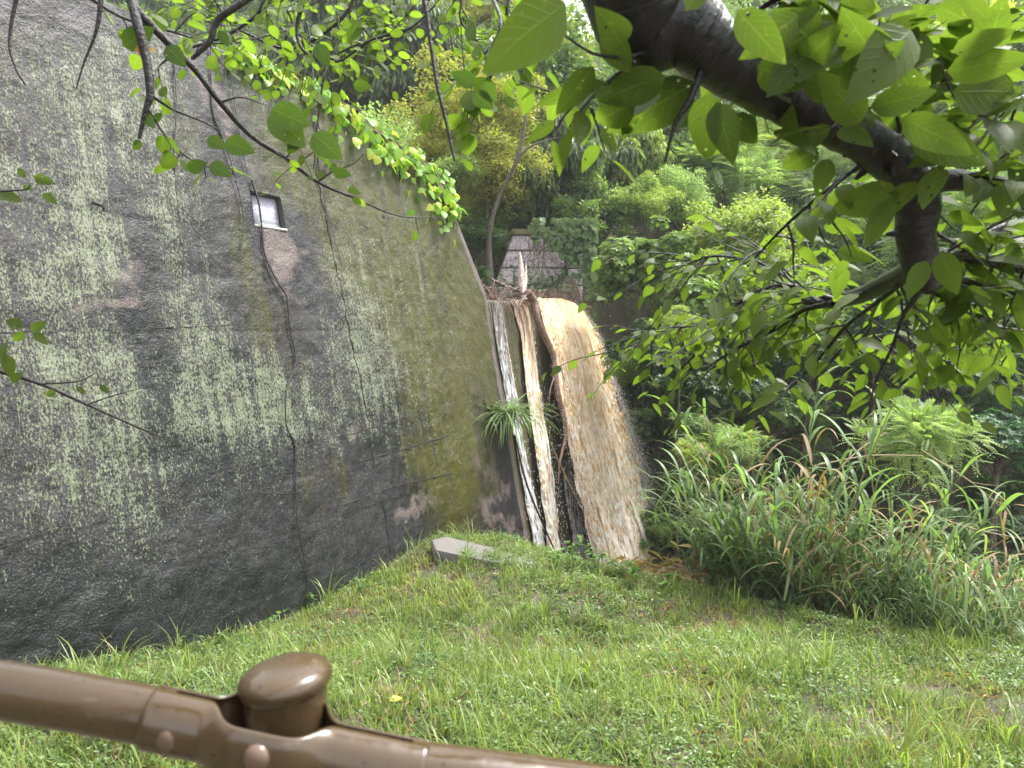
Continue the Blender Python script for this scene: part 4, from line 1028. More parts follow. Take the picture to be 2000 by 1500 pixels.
for (px, py, s, col, lab) in ((760, 1382, .11, (.42, .46, .07), 'fallen yellow-green leaf behind the handrail bracket'), (1060, 1196, .06, (.22, .035, .02), 'small fallen red leaf on the grass'), (640, 1195, .05, (.45, .30, .04), 'small fallen orange leaf near the wall foot'), (375, 1232, .08, (.20, .03, .02), 'fallen dark red leaf at the wall foot'), (1455, 1462, .06, (.42, .14, .02), 'fallen orange leaf low on the right of the bank')):
    V_, F_, L3 = scatter(T_CH2, np.array([[0, 0, 0.]]), np.array([[.8, .5, .1]]), np.array([[.1, -.3, 1.]]), [s]); P = gp(px, py, .05)
    o = link('fallen_leaf', mesh('fallen_leaf', V_, F_, {'luv': L3}), leaf_mat('fallen', col, tuple(q * .7 for q in col), .2, .5)); o.location = P; tag(o, lab, 'leaf')
# leafy weeds at the brow below the falls
def leafy_plant(px, py, Yd, h, n, ls, mat, label, name='leafy_weed', tpl=T_CH2, group=None, spread=.16, cat='weed'):
    b = gp(px, py + 22); b[2] = float(H(b[0], b[1])); h *= 1.25; t = thing(name, label, cat, b, group)
    mb = MB(); stems = []
    for s in range(max(2, n // 9)):
        tip = np.array([random.gauss(0, spread), random.gauss(0, spread), h * random.uniform(.6, 1)]); mid_ = tip * .5 + [0, 0, .1 * h]; mb.tube([[0, 0, -.02], mid_, tip], [.004, .003, .0015], 5, 3); stems.append((mid_, tip))
    mb.build('stem', M['gcane'], t)
    for q in range(n):
        m_, tp = random.choice(stems); f = random.random(); p0 = (m_ * (1 - f) + tp * f) if random.random() < .75 else m_ * random.uniform(.4, 1)
        ang = random.random() * 6.28; V_, F_, L3 = scatter(tpl, [p0], np.array([[math.cos(ang), math.sin(ang), random.uniform(-.3, .5)]]), np.array([[random.gauss(0, .3), random.gauss(0, .3), 1.]]), [ls * random.uniform(.6, 1.2)])
        link('leaf', mesh('leaf', V_, F_, {'luv': L3}), mat, t)
M['weedbig'] = leaf_mat('leafy_weed_leaf', (.05, .12, .025), (.13, .22, .05), .35, .3, True)
random.seed(31)
for (px, py, Yd, h, n, ls, lab) in ((1085, 1095, 11.0, .30, 26, .10, 'leafy green weed at the foot of the white trickle'), (1120, 1085, 11.0, .34, 30, .10, 'broad-leaved weed left of the fall foot'), (1165, 1095, 10.9, .32, 34, .10, 'leafy weed directly below the muddy fall'),
      (1205, 1105, 10.7, .28, 34, .10, 'leafy weed below the right half of the muddy fall'), (1245, 1115, 10.5, .24, 26, .10, 'low leafy weed at the right foot of the fall'), (1290, 1125, 10.2, .2, 20, .10, 'low leafy weed between the fall and the reeds'),
      (915, 1085, 11.3, .22, 16, .10, 'small leafy weed growing behind the concrete slab'), (975, 1085, 11.3, .2, 16, .09, 'small leafy weed on the right end of the slab'),
      (690, 1140, 10.0, .2, 16, .07, 'small weed at the wall foot right of the climbing stem'), (620, 1170, 9.3, .2, 18, .07, 'small leafy weed at the foot of the climbing stem'), (520, 1200, 8.6, .16, 16, .07, 'small weed at the wall foot above the handrail'), (430, 1235, 8.0, .16, 18, .07, 'small weed at the wall foot left of the post cap'),
      (340, 1265, 7.4, .15, 18, .06, 'small bright weed at the dark lower left wall foot')):
    leafy_plant(px, py, Yd, h, n, ls, M['weedbig'], lab)
# tall single grass at the brow
for (px, py, Yd, L, lab) in ((815, 1080, 11.2, .55, 'tall upright grass tuft left of the concrete slab'), (1000, 1095, 10.8, .4, 'tall grass tuft at the right end of the slab'), (1130, 1075, 10.9, .75, 'tall thin grass in front of the water'), (640, 1170, 9.4, .55, 'looping grass tuft by the wall foot'),
                             (1470, 1150, 9.6, .6, 'tall grass tuft in front of the left reeds'), (1600, 1190, 9.0, .5, 'tall grass tuft in front of the middle reeds')):
    P = gp(px, py + 18); z = float(H(P[0], P[1])); mb = MB()
    for q in range(9): add_blade(mb, np.array([random.gauss(0, .02), random.gauss(0, .02), 0]), random.random() * 6.28, L * random.uniform(.5, 1.1), .008, random.uniform(.02, .35), random.uniform(.2, 1.6), n=10)
    o = mb.build('tall_grass', M['grass']); o.location = (P[0], P[1], z); tag(o, lab, 'grass tuft')
# ------------------------------------------------------------------ flood debris on the crest
def debris(name, pts, r, mat, label, cat, out=.05, bump=.35, Yd=None, sides=9, **k):
    P = [face_px(x, y, o) if Yd is None else at(x, y, Yd) for (x, y, o) in pts]; o0 = P[0]; mb = MB(); mb.tube(P, r, sides, 6, bump=bump)
    return mb, o0
mb, o0 = debris('', [(1030, 570, .12), (1043, 590, .12), (1050, 625, .16), (1068, 665, .2), (1082, 700, .24), (1085, 740, .26), (1092, 780, .28), (1103, 820, .3), (1104, 855, .3), (1094, 900, .3), (1090, 945, .3)], [.09, .085, .08, .07, .06, .055, .06, .05, .04, .026, .008], None, '', '')
mb.tube([face_px(1083, 735, .25), face_px(1075, 760, .25), face_px(1072, 792, .25)], [.02, .014, .004], 6, 4, bump=.3)
mb.tube([face_px(1028, 575, .1), face_px(1015, 600, .1), face_px(1022, 640, .1)], [.02, .014, .004], 6, 4, bump=.3)
o = mb.build('hanging_branch', M['root'], None, rel=o0); o.location = o0; tag(o, 'crooked brown tree branch hanging down over the waterfall', 'branch')
mb = MB(); P0 = face_px(1026, 590, -.1); mb.tube([P0, face_px(1020, 560, -.2), face_px(1018, 525, -.25), face_px(1015, 494, -.3)], [.10, .085, .065, .035], 9, 4, bump=.14)
mb.tube([face_px(1022, 575, -.12), face_px(1026, 545, -.2), face_px(1027, 514, -.22)], [.06, .05, .012], 7, 4, bump=.14)
o = mb.build('broken_stump', M['deadwood'], None, rel=P0); o.location = P0; tag(o, 'pale splintered tree stump standing upright on the dam crest', 'stump')
small('driftwood_log', 'dark thin log lying slanted on the crest before the granite wall', 'log', [face_px(958, 545, -.35), face_px(985, 558, -.3), face_px(1018, 570, -.2)], [.03, .035, .03], M['bark'])
rd = random.Random(3); mb = MB()
def crest_pt(px, dz, o): a, z = on_face(px, 583); return face(a, Z_C + dz, o)
for q in range(520):
    px = rd.uniform(948, 1060) if q < 200 else rd.uniform(1060, 1175)
    hz = rd.uniform(.03, .34) * (1. if px < 1050 else (.45 + (px - 1050) / 130)) - (.5 * rd.random() if px > 1150 else 0)
    P = crest_pt(px, hz, rd.uniform(-.65, -.12)); d = np.array([rd.gauss(0, 1), rd.gauss(0, 1), rd.gauss(0, .45)]); d /= np.linalg.norm(d); L = rd.uniform(.12, .5)
    k_ = np.array([rd.gauss(0, .06), rd.gauss(0, .06), rd.gauss(0, .06)])
    mb.tube([P - d * L / 2, P + k_, P + d * L / 2 - [0, 0, .05]], [.004, rd.uniform(.004, .013), .003], 4, 3, cap=False)
for q in range(40):
    px = rd.uniform(950, 1045); P = crest_pt(px, .05, -.08); e_ = face_px(px + rd.uniform(-6, 30), 590 + rd.uniform(20, 95), .02)
    mb.tube([P, (P + e_) / 2 + FN * .08, e_], [.008, .006, .002], 4, 4, cap=False)
o0 = crest_pt(1000, 0, 0); o = mb.build('root_tangle', M['root'], None, rel=o0); o.location = o0; tag(o, 'tangle of brown roots and twigs caught along the dam crest', 'debris', kind='stuff')
# hanging tussock and snapped cane against the face
P0 = face_px(985, 812, .16); t = thing('hanging_tussock', 'green grass tussock hanging against the dam beside the trickle', 'grass tussock', P0)
random.seed(8); mb = MB()
for q in range(210):
    az_ = random.random() * 6.28; add_blade(mb, np.array([random.gauss(.05, .16), random.gauss(.03, .06), random.gauss(.05, .04)]), az_, random.uniform(.5, 1.15), .014, random.uniform(.9, 1.9), random.uniform(1.0, 1.6), n=9)
mb.build('blades', M['reed'], t); mb = MB()
for q in range(26): add_blade(mb, np.array([random.gauss(-.05, .09), random.gauss(.0, .06), random.gauss(.05, .03)]), random.random() * 6.28, random.uniform(.1, .3), .006, random.uniform(.6, 1.7), random.uniform(.4, 1.2), n=5)
for q in range(14): p = np.array([random.gauss(-.03, .08), 0, random.gauss(.02, .03)]); mb.tube([p, p + [random.gauss(.05, .1), .02, random.uniform(-.3, -.1)]], [.006, .002], 4, 1, cap=False)
mb.build('dry_roots', M['dry'], t)
small('driftwood_log', 'slim dark stick hanging from the grass tussock down to the bank', 'stick', [face_px(1005, 850, .1), face_px(1030, 950, .1), face_px(1072, 1050, .12), face_px(1092, 1095, .15)], [.02, .02, .018, .012], M['twig'])
small('snapped_cane', 'snapped yellow-green cane leaning across the wet dam face', 'cane', [face_px(1074, 862, .3), face_px(1100, 920, .35), face_px(1140, 1000, .4), face_px(1182, 1068, .45)], [.012, .014, .014, .012], M['cane'])
# bare leaning trunk in the notch behind the wall
P0 = at(958, 600, 18.5); P0[2] = min(P0[2], float(H(P0[0], P0[1])) - .05) if False else P0[2]
small('bare_tree', 'thin bare brown tree trunk leaning up behind the dam', 'tree', [at(960, 640, 18.6), at(958, 540, 18.5), at(956, 455, 18.5), at(975, 385, 18.5), at(1010, 310, 18.5), at(1024, 250, 18.6), at(1030, 180, 18.6)], [.075, .07, .06, .05, .045, .035, .015], M['bark'], bump=.2)
small('bare_tree', 'thin dead tree forking to the right behind the bare trunk', 'tree', [at(1000, 330, 18.3), at(1030, 290, 18.3), at(1075, 272, 18.3), at(1100, 268, 18.2)], [.03, .025, .016, .008], M['bark'])
# ------------------------------------------------------------------ creeper along the wall top
def leaf_parts(parent, tpl, mats, items, base, cap=300, name='leaf'):
    """items: (pos, dir, normal, scale); first `cap` as objects of their own, the rest joined"""
    V, Fq, L = tpl; protos = []
    for s in range(5):
        Vv = V.copy(); r = np.random.default_rng(s + 3); Vv[:, 0] *= 1 + .12 * r.uniform(-1, 1); Vv[:, 2] += .05 * r.uniform(-1, 1) * np.sin(Vv[:, 1] * 3.1) + .06 * r.uniform(-1, 1) * Vv[:, 0] * Vv[:, 1] * 2; Vv[:, 0] += .1 * r.uniform(-1, 1) * Vv[:, 1] ** 2
        L3 = L.copy(); L3[:, 2] = s / 5; protos.append(mesh(name, Vv, Fq, {'luv': L3}))
    items = sorted(items, key=lambda it: -it[3] / max(.2, np.linalg.norm(it[0] - CAM)))
    for i, (p, d, n_, s) in enumerate(items[:cap]):
        y = nrm(np.asarray(d, float)); x = nrm(np.cross(y, n_)); z = np.cross(x, y)
        o = link(name, protos[i % 5], mats, parent)
        mat4 = Matrix(((x[0], y[0], z[0], 0), (x[1], y[1], z[1], 0), (x[2], y[2], z[2], 0), (0, 0, 0, 1)))
        o.rotation_mode = 'QUATERNION'; o.rotation_quaternion = mat4.to_quaternion(); o.location = p - base; o.scale = (s, s, s)
    rest = items[cap:]
    if rest:
        V_, F_, L3 = scatter(tpl, [q[0] - base for q in rest], np.array([q[1] for q in rest]), np.array([q[2] for q in rest]), [q[3] for q in rest])
        mb = MB(); mb.add(V_, F_, L3); mb.build('foliage', mats, parent)['kind'] = 'stuff'
T_IV = leaf_tpl(6, .46, -.12, .08, 'ovate')
random.seed(5); items = []; path = [(455, 95), (520, 130), (585, 165), (640, 195), (700, 235), (760, 285), (810, 315), (850, 345), (872, 385), (882, 430)]
vb = face_px(455, 95, .1); vine = thing('creeper', 'bright yellow-green creeper trailing along the top edge of the dam wall', 'vine', vb)
mb = MB()
for s in range(7): mb.tube([face_px(x + random.gauss(0, 6), y + random.gauss(-4, 6), random.uniform(-.05, .12)) for x, y in path], .009, 5, 4)
for q in range(640):
    i = random.random() * (len(path) - 1); k = int(i); f = i - k; x = path[k][0] * (1 - f) + path[k + 1][0] * f; y = path[k][1] * (1 - f) + path[k + 1][1] * f
    if random.random() < .12: y += random.uniform(10, 45); x -= random.uniform(0, 20)
    x += random.gauss(0, 9) + 4; y += random.gauss(-6, 9)
    if 690 < x < 880 and random.random() < .35: x -= 14; y += 14
    P = face_px(x, y, random.uniform(.0, .22)) - N * max(0, random.gauss(0, .12))
    d = nrm(np.array([random.gauss(0, .6), random.gauss(-.2, .5), -.8])); n_ = nrm(FN + np.array([random.gauss(0, .5), random.gauss(0, .5), .7]))
    items.append((P, d, n_, random.uniform(.10, .19) * (1.1 if x > 640 else .95)))
mb.build('stem', M['root'], vine, rel=vb); leaf_parts(vine, T_IV, M['ivy'], items, vb)
# ivy over the granite wall
items = []; vb = at(1080, 450, YM - .3); ivy = thing('ivy', 'ivy hanging over the right part of the granite wall', 'ivy', vb); mb = MB()
M['ivyd'] = leaf_mat('ivy_dark_leaf', (.035, .08, .02), (.12, .18, .05), .3, .35, True)
for q in range(30):
    x = random.uniform(1030, 1145); P = [at(x + random.gauss(0, 8) * k, 445 + k * random.uniform(20, 34), YM - .15 - .2 * random.random()) for k in range(4)]; mb.tube(P, .008, 4, 3, cap=False)
for q in range(1300):
    x = 1036 + 126 * random.random() ** .75; y = 425 + 190 * random.random() ** 1.5
    if y > 452 + 40 * float(vn(x / 14., 5.)) + max(0, x - 1040) * .7 * float(vn(x / 19., 9.)) + max(0, x - 1110) * 2.2: continue
    if float(vn(x / 11., y / 11.)) < .36: continue
    P = at(x, y, YM - random.uniform(.12, .42)); items.append((P, nrm(np.array([random.gauss(0, .6), -.3, -.8])), nrm(np.array([random.gauss(0, .4), -1, .6])), random.uniform(.10, .19)))
mb.build('stem', M['root'], ivy, rel=vb); leaf_parts(ivy, T_IV, M['ivyd'], items, vb)
# climbing bare stems on the wall
def climber(pts, r, label):
    P = [face_px(x, y, .03 + .015 * math.sin(i * 1.7)) for i, (x, y) in enumerate(pts)]; mb = MB(); rr_ = np.linspace(r, r * .5, len(P)); mb.tube(P, rr_, 6, 5, bump=.2)
    q = random.Random(int(pts[0][0]))
    for i in range(2, len(pts) - 1):
        if q.random() < .7:
            x, y = pts[i]; mb.tube([face_px(x, y, .03), face_px(x + q.uniform(-25, 25), y + q.uniform(8, 26), .04), face_px(x + q.uniform(-35, 35), y + q.uniform(30, 60), .02)], [r * .4, r * .3, r * .12], 4, 3, cap=False)
    o = mb.build('climbing_stem', M['twig'], None, rel=P[0]); o.location = P[0]; tag(o, label, 'vine')
climber([(492, 352), (505, 395), (512, 450), (518, 500), (545, 555), (560, 580), (566, 640), (578, 705), (560, 760), (559, 830), (575, 870), (578, 960), (582, 1030), (592, 1080), (602, 1140)], .014, 'long bare climbing stem running from the plaque down to the grass')
climber([(600, 40), (610, 110), (612, 230), (620, 300), (640, 430), (655, 520)], .010, 'bare stem hanging down the crack at the right of the plaque')
climber([(340, 110), (345, 210), (340, 300), (347, 400), (358, 470), (357, 560)], .009, 'thin bare stem hanging left of the plaque')
climber([(410, 20), (412, 120), (415, 215), (435, 270), (455, 330), (475, 420), (470, 490)], .012, 'bare stem curling beside the plaque on its left')
climber([(535, 500), (522, 520), (530, 550), (545, 570)], .010, 'short looping stem under the plaque')
climber([(445, 60), (455, 180), (475, 300), (485, 350)], .009, 'bare stem coming down to the plaque corner')
climber([(560, 240), (590, 300), (640, 420), (668, 520)], .007, 'hair-thin stem slanting down right of the plaque')
# ------------------------------------------------------------------ overhanging trees
def branches(t, base, specs, mat, name='branch', bump=.12, sides=9):
    for s in specs:
        P = [at(x, y, Yd) if len(q_) == 4 else np.array(q_[:3]) for q_ in s for (x, y, Yd) in [q_[:3]]]
        r = [q_[3] / 2 / F * q_[2] if len(q_) == 4 else q_[4] for q_ in s]
        mb = MB(); mb.tube(P, r, sides, 6, bump=bump); mb.build(name, mat, t, rel=base)
def tline(spec, n=40):
    P = np.array([at(q[0], q[1], q[2]) for q in spec]); Q, _r = smooth_line(P, np.ones(len(P)), 10); return Q
def twigs_on(t, base, spec, nt, L, ls, items, mbt, rt=.0025, dirbias=(0, 0, -.2), per=6, t0=.15, flat=.6):
    Q = tline(spec); 
    for k in range(nt):
        i = int((t0 + (1 - t0) * (k + random.random()) / nt) * (len(Q) - 2)); p0 = Q[i]; tan = nrm(Q[i + 1] - Q[max(0, i - 1)])
        sd_ = nrm(np.cross(tan, [0, .3, 1.])) * random.choice([-1, 1]); d = nrm(tan * random.uniform(.2, .9) + sd_ * random.uniform(.4, 1.) + np.array([0, 0, 1.]) * random.gauss(0, .35) + np.array(dirbias))
        Lk = L * random.uniform(.5, 1.3); n = 5; P = [p0]; dd = d
        for q in range(n):
            dd = nrm(dd + np.array([random.gauss(0, .16), random.gauss(0, .16), random.gauss(-.05, .14)])); P.append(P[-1] + dd * Lk / n)
        mbt.tube(P, np.linspace(rt * 1.5, rt * .45, n + 1), 5, 3, cap=False)
        P = np.array(P)
        for q in range(per):
            f = (q + .7) / per * n; j = min(n - 1, int(f)); pp = P[j] + (P[j + 1] - P[j]) * min(1, f - j); tn = nrm(P[j + 1] - P[j]); s_ = nrm(np.cross(tn, [0, 0, 1.])) * (1 if q % 2 else -1)
            ld = nrm(tn * random.uniform(.3, .9) + s_ * random.uniform(.5, 1.1) + np.array([0, 0, random.gauss(-.28, .25)])); pet = ls * .16
            ln_ = nrm(np.array([random.gauss(0, flat), random.gauss(0, flat), 1.])); lp = pp + ld * pet
            mbt.tube([pp, lp + ld * .003], [rt * .4, rt * .3], 4, 1, cap=False)
            items.append((lp, ld, ln_, ls * random.uniform(.65, 1.15)))
def hero(items, px0, py0, px1, py1, Y0, Y1, n_=None):
    a = at(px0, py0, Y0); b_ = at(px1, py1, Y1); d = b_ - a; L = np.linalg.norm(d)
    nv_ = CAM - a if n_ is None else n_
    items.append((a, d / L, nrm(np.asarray(nv_, float) + np.array([random.gauss(0, .2), 0, random.gauss(0, .2)])), L))
# cherry tree: its trunk stands behind the camera, the limb reaches over and forward
random.seed(14)
cb = np.array([-1.7, -1.6, float(H(-1.7, -1.6))]); ch = thing('cherry_tree', 'cherry tree whose thick dark limb crosses the upper right, with large leaves', 'tree', cb)
Lm = [(1330, 45, 1.42, 146), (1450, 142, 1.46, 112), (1560, 205, 1.5, 96), (1680, 268, 1.55, 84), (1757, 328, 1.6, 84), (1790, 390, 1.62, 84), (1788, 460, 1.64, 70), (1798, 520, 1.66, 66), (1812, 562, 1.67, 46)]
P = [cb - [0, 0, .1], cb + [.1, .2, 1.6], cb + [.5, .7, 2.9], np.array([-.55, .1, CZ + 1.45]), np.array([.05, .9, CZ + 1.22]), at(1235, -40, 1.38)] + [at(*q[:3]) for q in Lm]
r = [.17, .14, .12, .11, .10, .092] + [q[3] / 2 / F * q[2] for q in Lm]
mb = MB(); mb.tube(P, r, 20, 10, bump=.13)
rk = random.Random(2)
for k_ in range(26):   # knobs and spurs on the limb
    i = rk.randrange(7, len(P) - 1); f = rk.random(); p = P[i] * (1 - f) + P[i - 1] * f; rr_ = r[i]
    d = nrm(np.array([rk.gauss(0, 1), rk.gauss(0, 1), rk.gauss(0, 1)])); mb.tube([p + d * rr_ * .8, p + d * (rr_ + rk.uniform(.008, .022))], [.012, .004], 6, 1)
mb.build('limb', M['cherrybark'], ch, rel=cb)
CBR = [[(1795, 362, 1.60, 60), (1850, 352, 1.6, 42), (1920, 356, 1.6, 36), (1970, 366, 1.6, 32), (2080, 400, 1.62, 28)],
       [(1800, 505, 1.66, 40), (1860, 497, 1.72, 24), (1910, 502, 1.75, 26), (1960, 515, 1.78, 22), (2060, 540, 1.8, 20)],
       [(1812, 560, 1.67, 30), (1850, 550, 1.75, 15), (1890, 549, 1.8, 15), (1940, 568, 1.85, 14), (2060, 585, 1.9, 12)],
       [(1800, 520, 1.66, 50), (1745, 545, 1.8, 36), (1690, 573, 1.95, 34), (1640, 588, 2.1, 28), (1590, 590, 2.2, 22), (1545, 575, 2.3, 18)],
       [(1640, 590, 2.1, 14), (1590, 572, 2.15, 10), (1535, 557, 2.2, 10), (1480, 570, 2.3, 9), (1430, 605, 2.4, 8), (1380, 670, 2.5, 6), (1330, 720, 2.6, 4)],
       [(1625, 592, 2.1, 14), (1565, 608, 2.2, 9), (1510, 645, 2.3, 8), (1440, 680, 2.4, 6), (1375, 722, 2.5, 4)],
       [(1765, 550, 1.75, 12), (1700, 600, 1.85, 9), (1650, 640, 1.95, 8), (1600, 700, 2.05, 6), (1540, 760, 2.1, 4), (1500, 792, 2.1, 3)],
       [(1800, 565, 1.67, 12), (1765, 615, 1.75, 8), (1742, 680, 1.8, 7), (1712, 740, 1.85, 5), (1696, 805, 1.85, 3)],
       [(1372, 130, 1.42, 18), (1350, 190, 1.4, 11), (1318, 245, 1.4, 9), (1298, 318, 1.4, 5)],
       [(1700, 310, 1.56, 14), (1650, 345, 1.6, 8), (1580, 400, 1.7, 7), (1520, 455, 1.8, 6), (1460, 520, 1.9, 4)],
       [(1790, 560, 1.7, 10), (1850, 585, 1.9, 7), (1900, 620, 2.0, 6), (1960, 650, 2.1, 6), (2050, 700, 2.2, 4)],
       [(2060, 160, 1.5, 14), (1980, 200, 1.5, 9), (1900, 240, 1.5, 7)],
       [(1640, 250, 1.52, 10), (1672, 200, 1.5, 7), (1700, 130, 1.5, 5), (1760, 60, 1.5, 4)],
       [(1740, 300, 1.58, 12), (1765, 240, 1.55, 7), (1830, 170, 1.55, 5), (1900, 110, 1.55, 4)],
       [(1400, 60, 1.42, 12), (1480, 20, 1.4, 8), (1560, -20, 1.4, 6), (1650, -60, 1.4, 5)],
       [(1810, 440, 1.64, 10), (1860, 470, 1.8, 8), (1930, 450, 1.95, 7), (2010, 420, 2.05, 5)],
       [(1280, 95, 1.40, 12), (1230, 110, 1.35, 7), (1160, 105, 1.3, 6), (1090, 60, 1.25, 4)],
       [(1240, 120, 1.36, 8), (1200, 150, 1.4, 6), (1160, 190, 1.5, 5), (1120, 200, 1.6, 3)],
       [(1740, 545, 1.8, 9), (1700, 640, 2.2, 7), (1760, 690, 2.5, 6), (1850, 700, 2.8, 5), (1960, 690, 3.0, 4)],
       [(1600, 590, 2.15, 8), (1500, 520, 2.5, 6), (1400, 500, 2.8, 5), (1330, 520, 3.0, 4)],
       [(1560, 590, 2.3, 8), (1450, 620, 2.8, 6), (1330, 640, 3.1, 5), (1220, 680, 3.3, 4)],
       [(1900, 500, 1.8, 10), (1950, 560, 2.2, 7), (1980, 640, 2.6, 6), (1900, 690, 2.9, 4)]]
branches(ch, cb, CBR, M['cherrybark'], 'branch')
items = []; mbt = MB()
def tw(i, nt, L, ls, per=6, **k): twigs_on(ch, cb, CBR[i], nt, L, ls, items, mbt, per=per, **k)
tw(0, 9, .20, .085); tw(1, 12, .22, .085); tw(2, 10, .25, .085); tw(3, 8, .25, .085); tw(4, 17, .26, .066); tw(5, 15, .26, .066); tw(6, 5, .16, .075, t0=.0, per=4); tw(7, 4, .10, .07, per=3)
tw(9, 7, .20, .08, per=5); tw(10, 12, .25, .085); tw(11, 6, .2, .10); tw(12, 7, .22, .11, dirbias=(0, 0, .1)); tw(13, 7, .22, .11, dirbias=(0, 0, .1)); tw(14, 7, .2, .11); tw(15, 8, .22, .09)
tw(17, 4, .14, .09, per=4); tw(18, 24, .36, .068); tw(19, 18, .36, .066); tw(20, 28, .38, .066); tw(21, 20, .36, .068)
for h_ in [(1105, 8, 950, 120, 1.05, 1.0), (1160, 130, 1085, 230, 1.35, 1.4), (1215, 90, 1180, 20, 1.3, 1.2), (1180, 60, 1230, 150, 1.3, 1.35), (1300, 150, 1160, 195, 1.35, 1.4), (1360, 160, 1180, 270, 1.4, 1.5), (1400, 200, 1428, 320, 1.3, 1.3),
           (1385, 180, 1370, 320, 1.3, 1.35), (1290, 190, 1215, 175, 1.35, 1.5), (1440, 20, 1530, 130, 1.1, 1.1), (1560, 30, 1450, 110, 1.2, 1.2), (1640, 50, 1500, 160, 1.3, 1.25), (1780, 60, 1660, 180, 1.25, 1.2), (1860, 100, 1985, 60, 1.25, 1.2),
           (1760, 230, 1900, 300, 1.3, 1.25), (1780, 250, 1920, 330, 1.35, 1.3), (1640, 170, 1760, 90, 1.3, 1.2), (1850, 140, 2010, 110, 1.3, 1.2), (1860, 180, 2010, 180, 1.3, 1.35), (1340, 20, 1395, -60, 1.2, 1.2), (1600, 290, 1520, 340, 1.5, 1.6),
           (1680, 240, 1610, 140, 1.35, 1.3), (1700, 210, 1830, 180, 1.3, 1.25), (1510, 60, 1600, 20, 1.25, 1.2), (1620, 310, 1590, 380, 1.5, 1.5), (1760, 380, 1620, 400, 1.5, 1.55), (1740, 390, 1690, 480, 1.5, 1.5), (1360, 230, 1300, 200, 1.4, 1.5), (1430, 220, 1480, 290, 1.45, 1.5),
           (1240, 200, 1150, 240, 1.4, 1.5), (1240, 215, 1215, 270, 1.5, 1.5), (1810, 510, 1770, 580, 1.5, 1.5), (1840, 490, 1860, 580, 1.5, 1.5), (1560, 130, 1640, 60, 1.3, 1.2), (1720, 130, 1660, 30, 1.3, 1.2), (1930, 40, 1870, -20, 1.2, 1.2), (1930, 90, 1960, 10, 1.3, 1.2),
           (1480, 130, 1560, 170, 1.35, 1.25), (1620, 200, 1560, 110, 1.4, 1.35), (1590, 90, 1530, 20, 1.3, 1.2), (1700, 90, 1790, 30, 1.3, 1.25), (1800, 200, 1740, 120, 1.35, 1.3)]: hero(items, *h_)
mbt.build('twigs', M['twig'], ch, rel=cb)['kind'] = 'stuff'
leaf_parts(ch, T_CH, M['cherry'], items, cb)
print('cherry leaves', len(items))
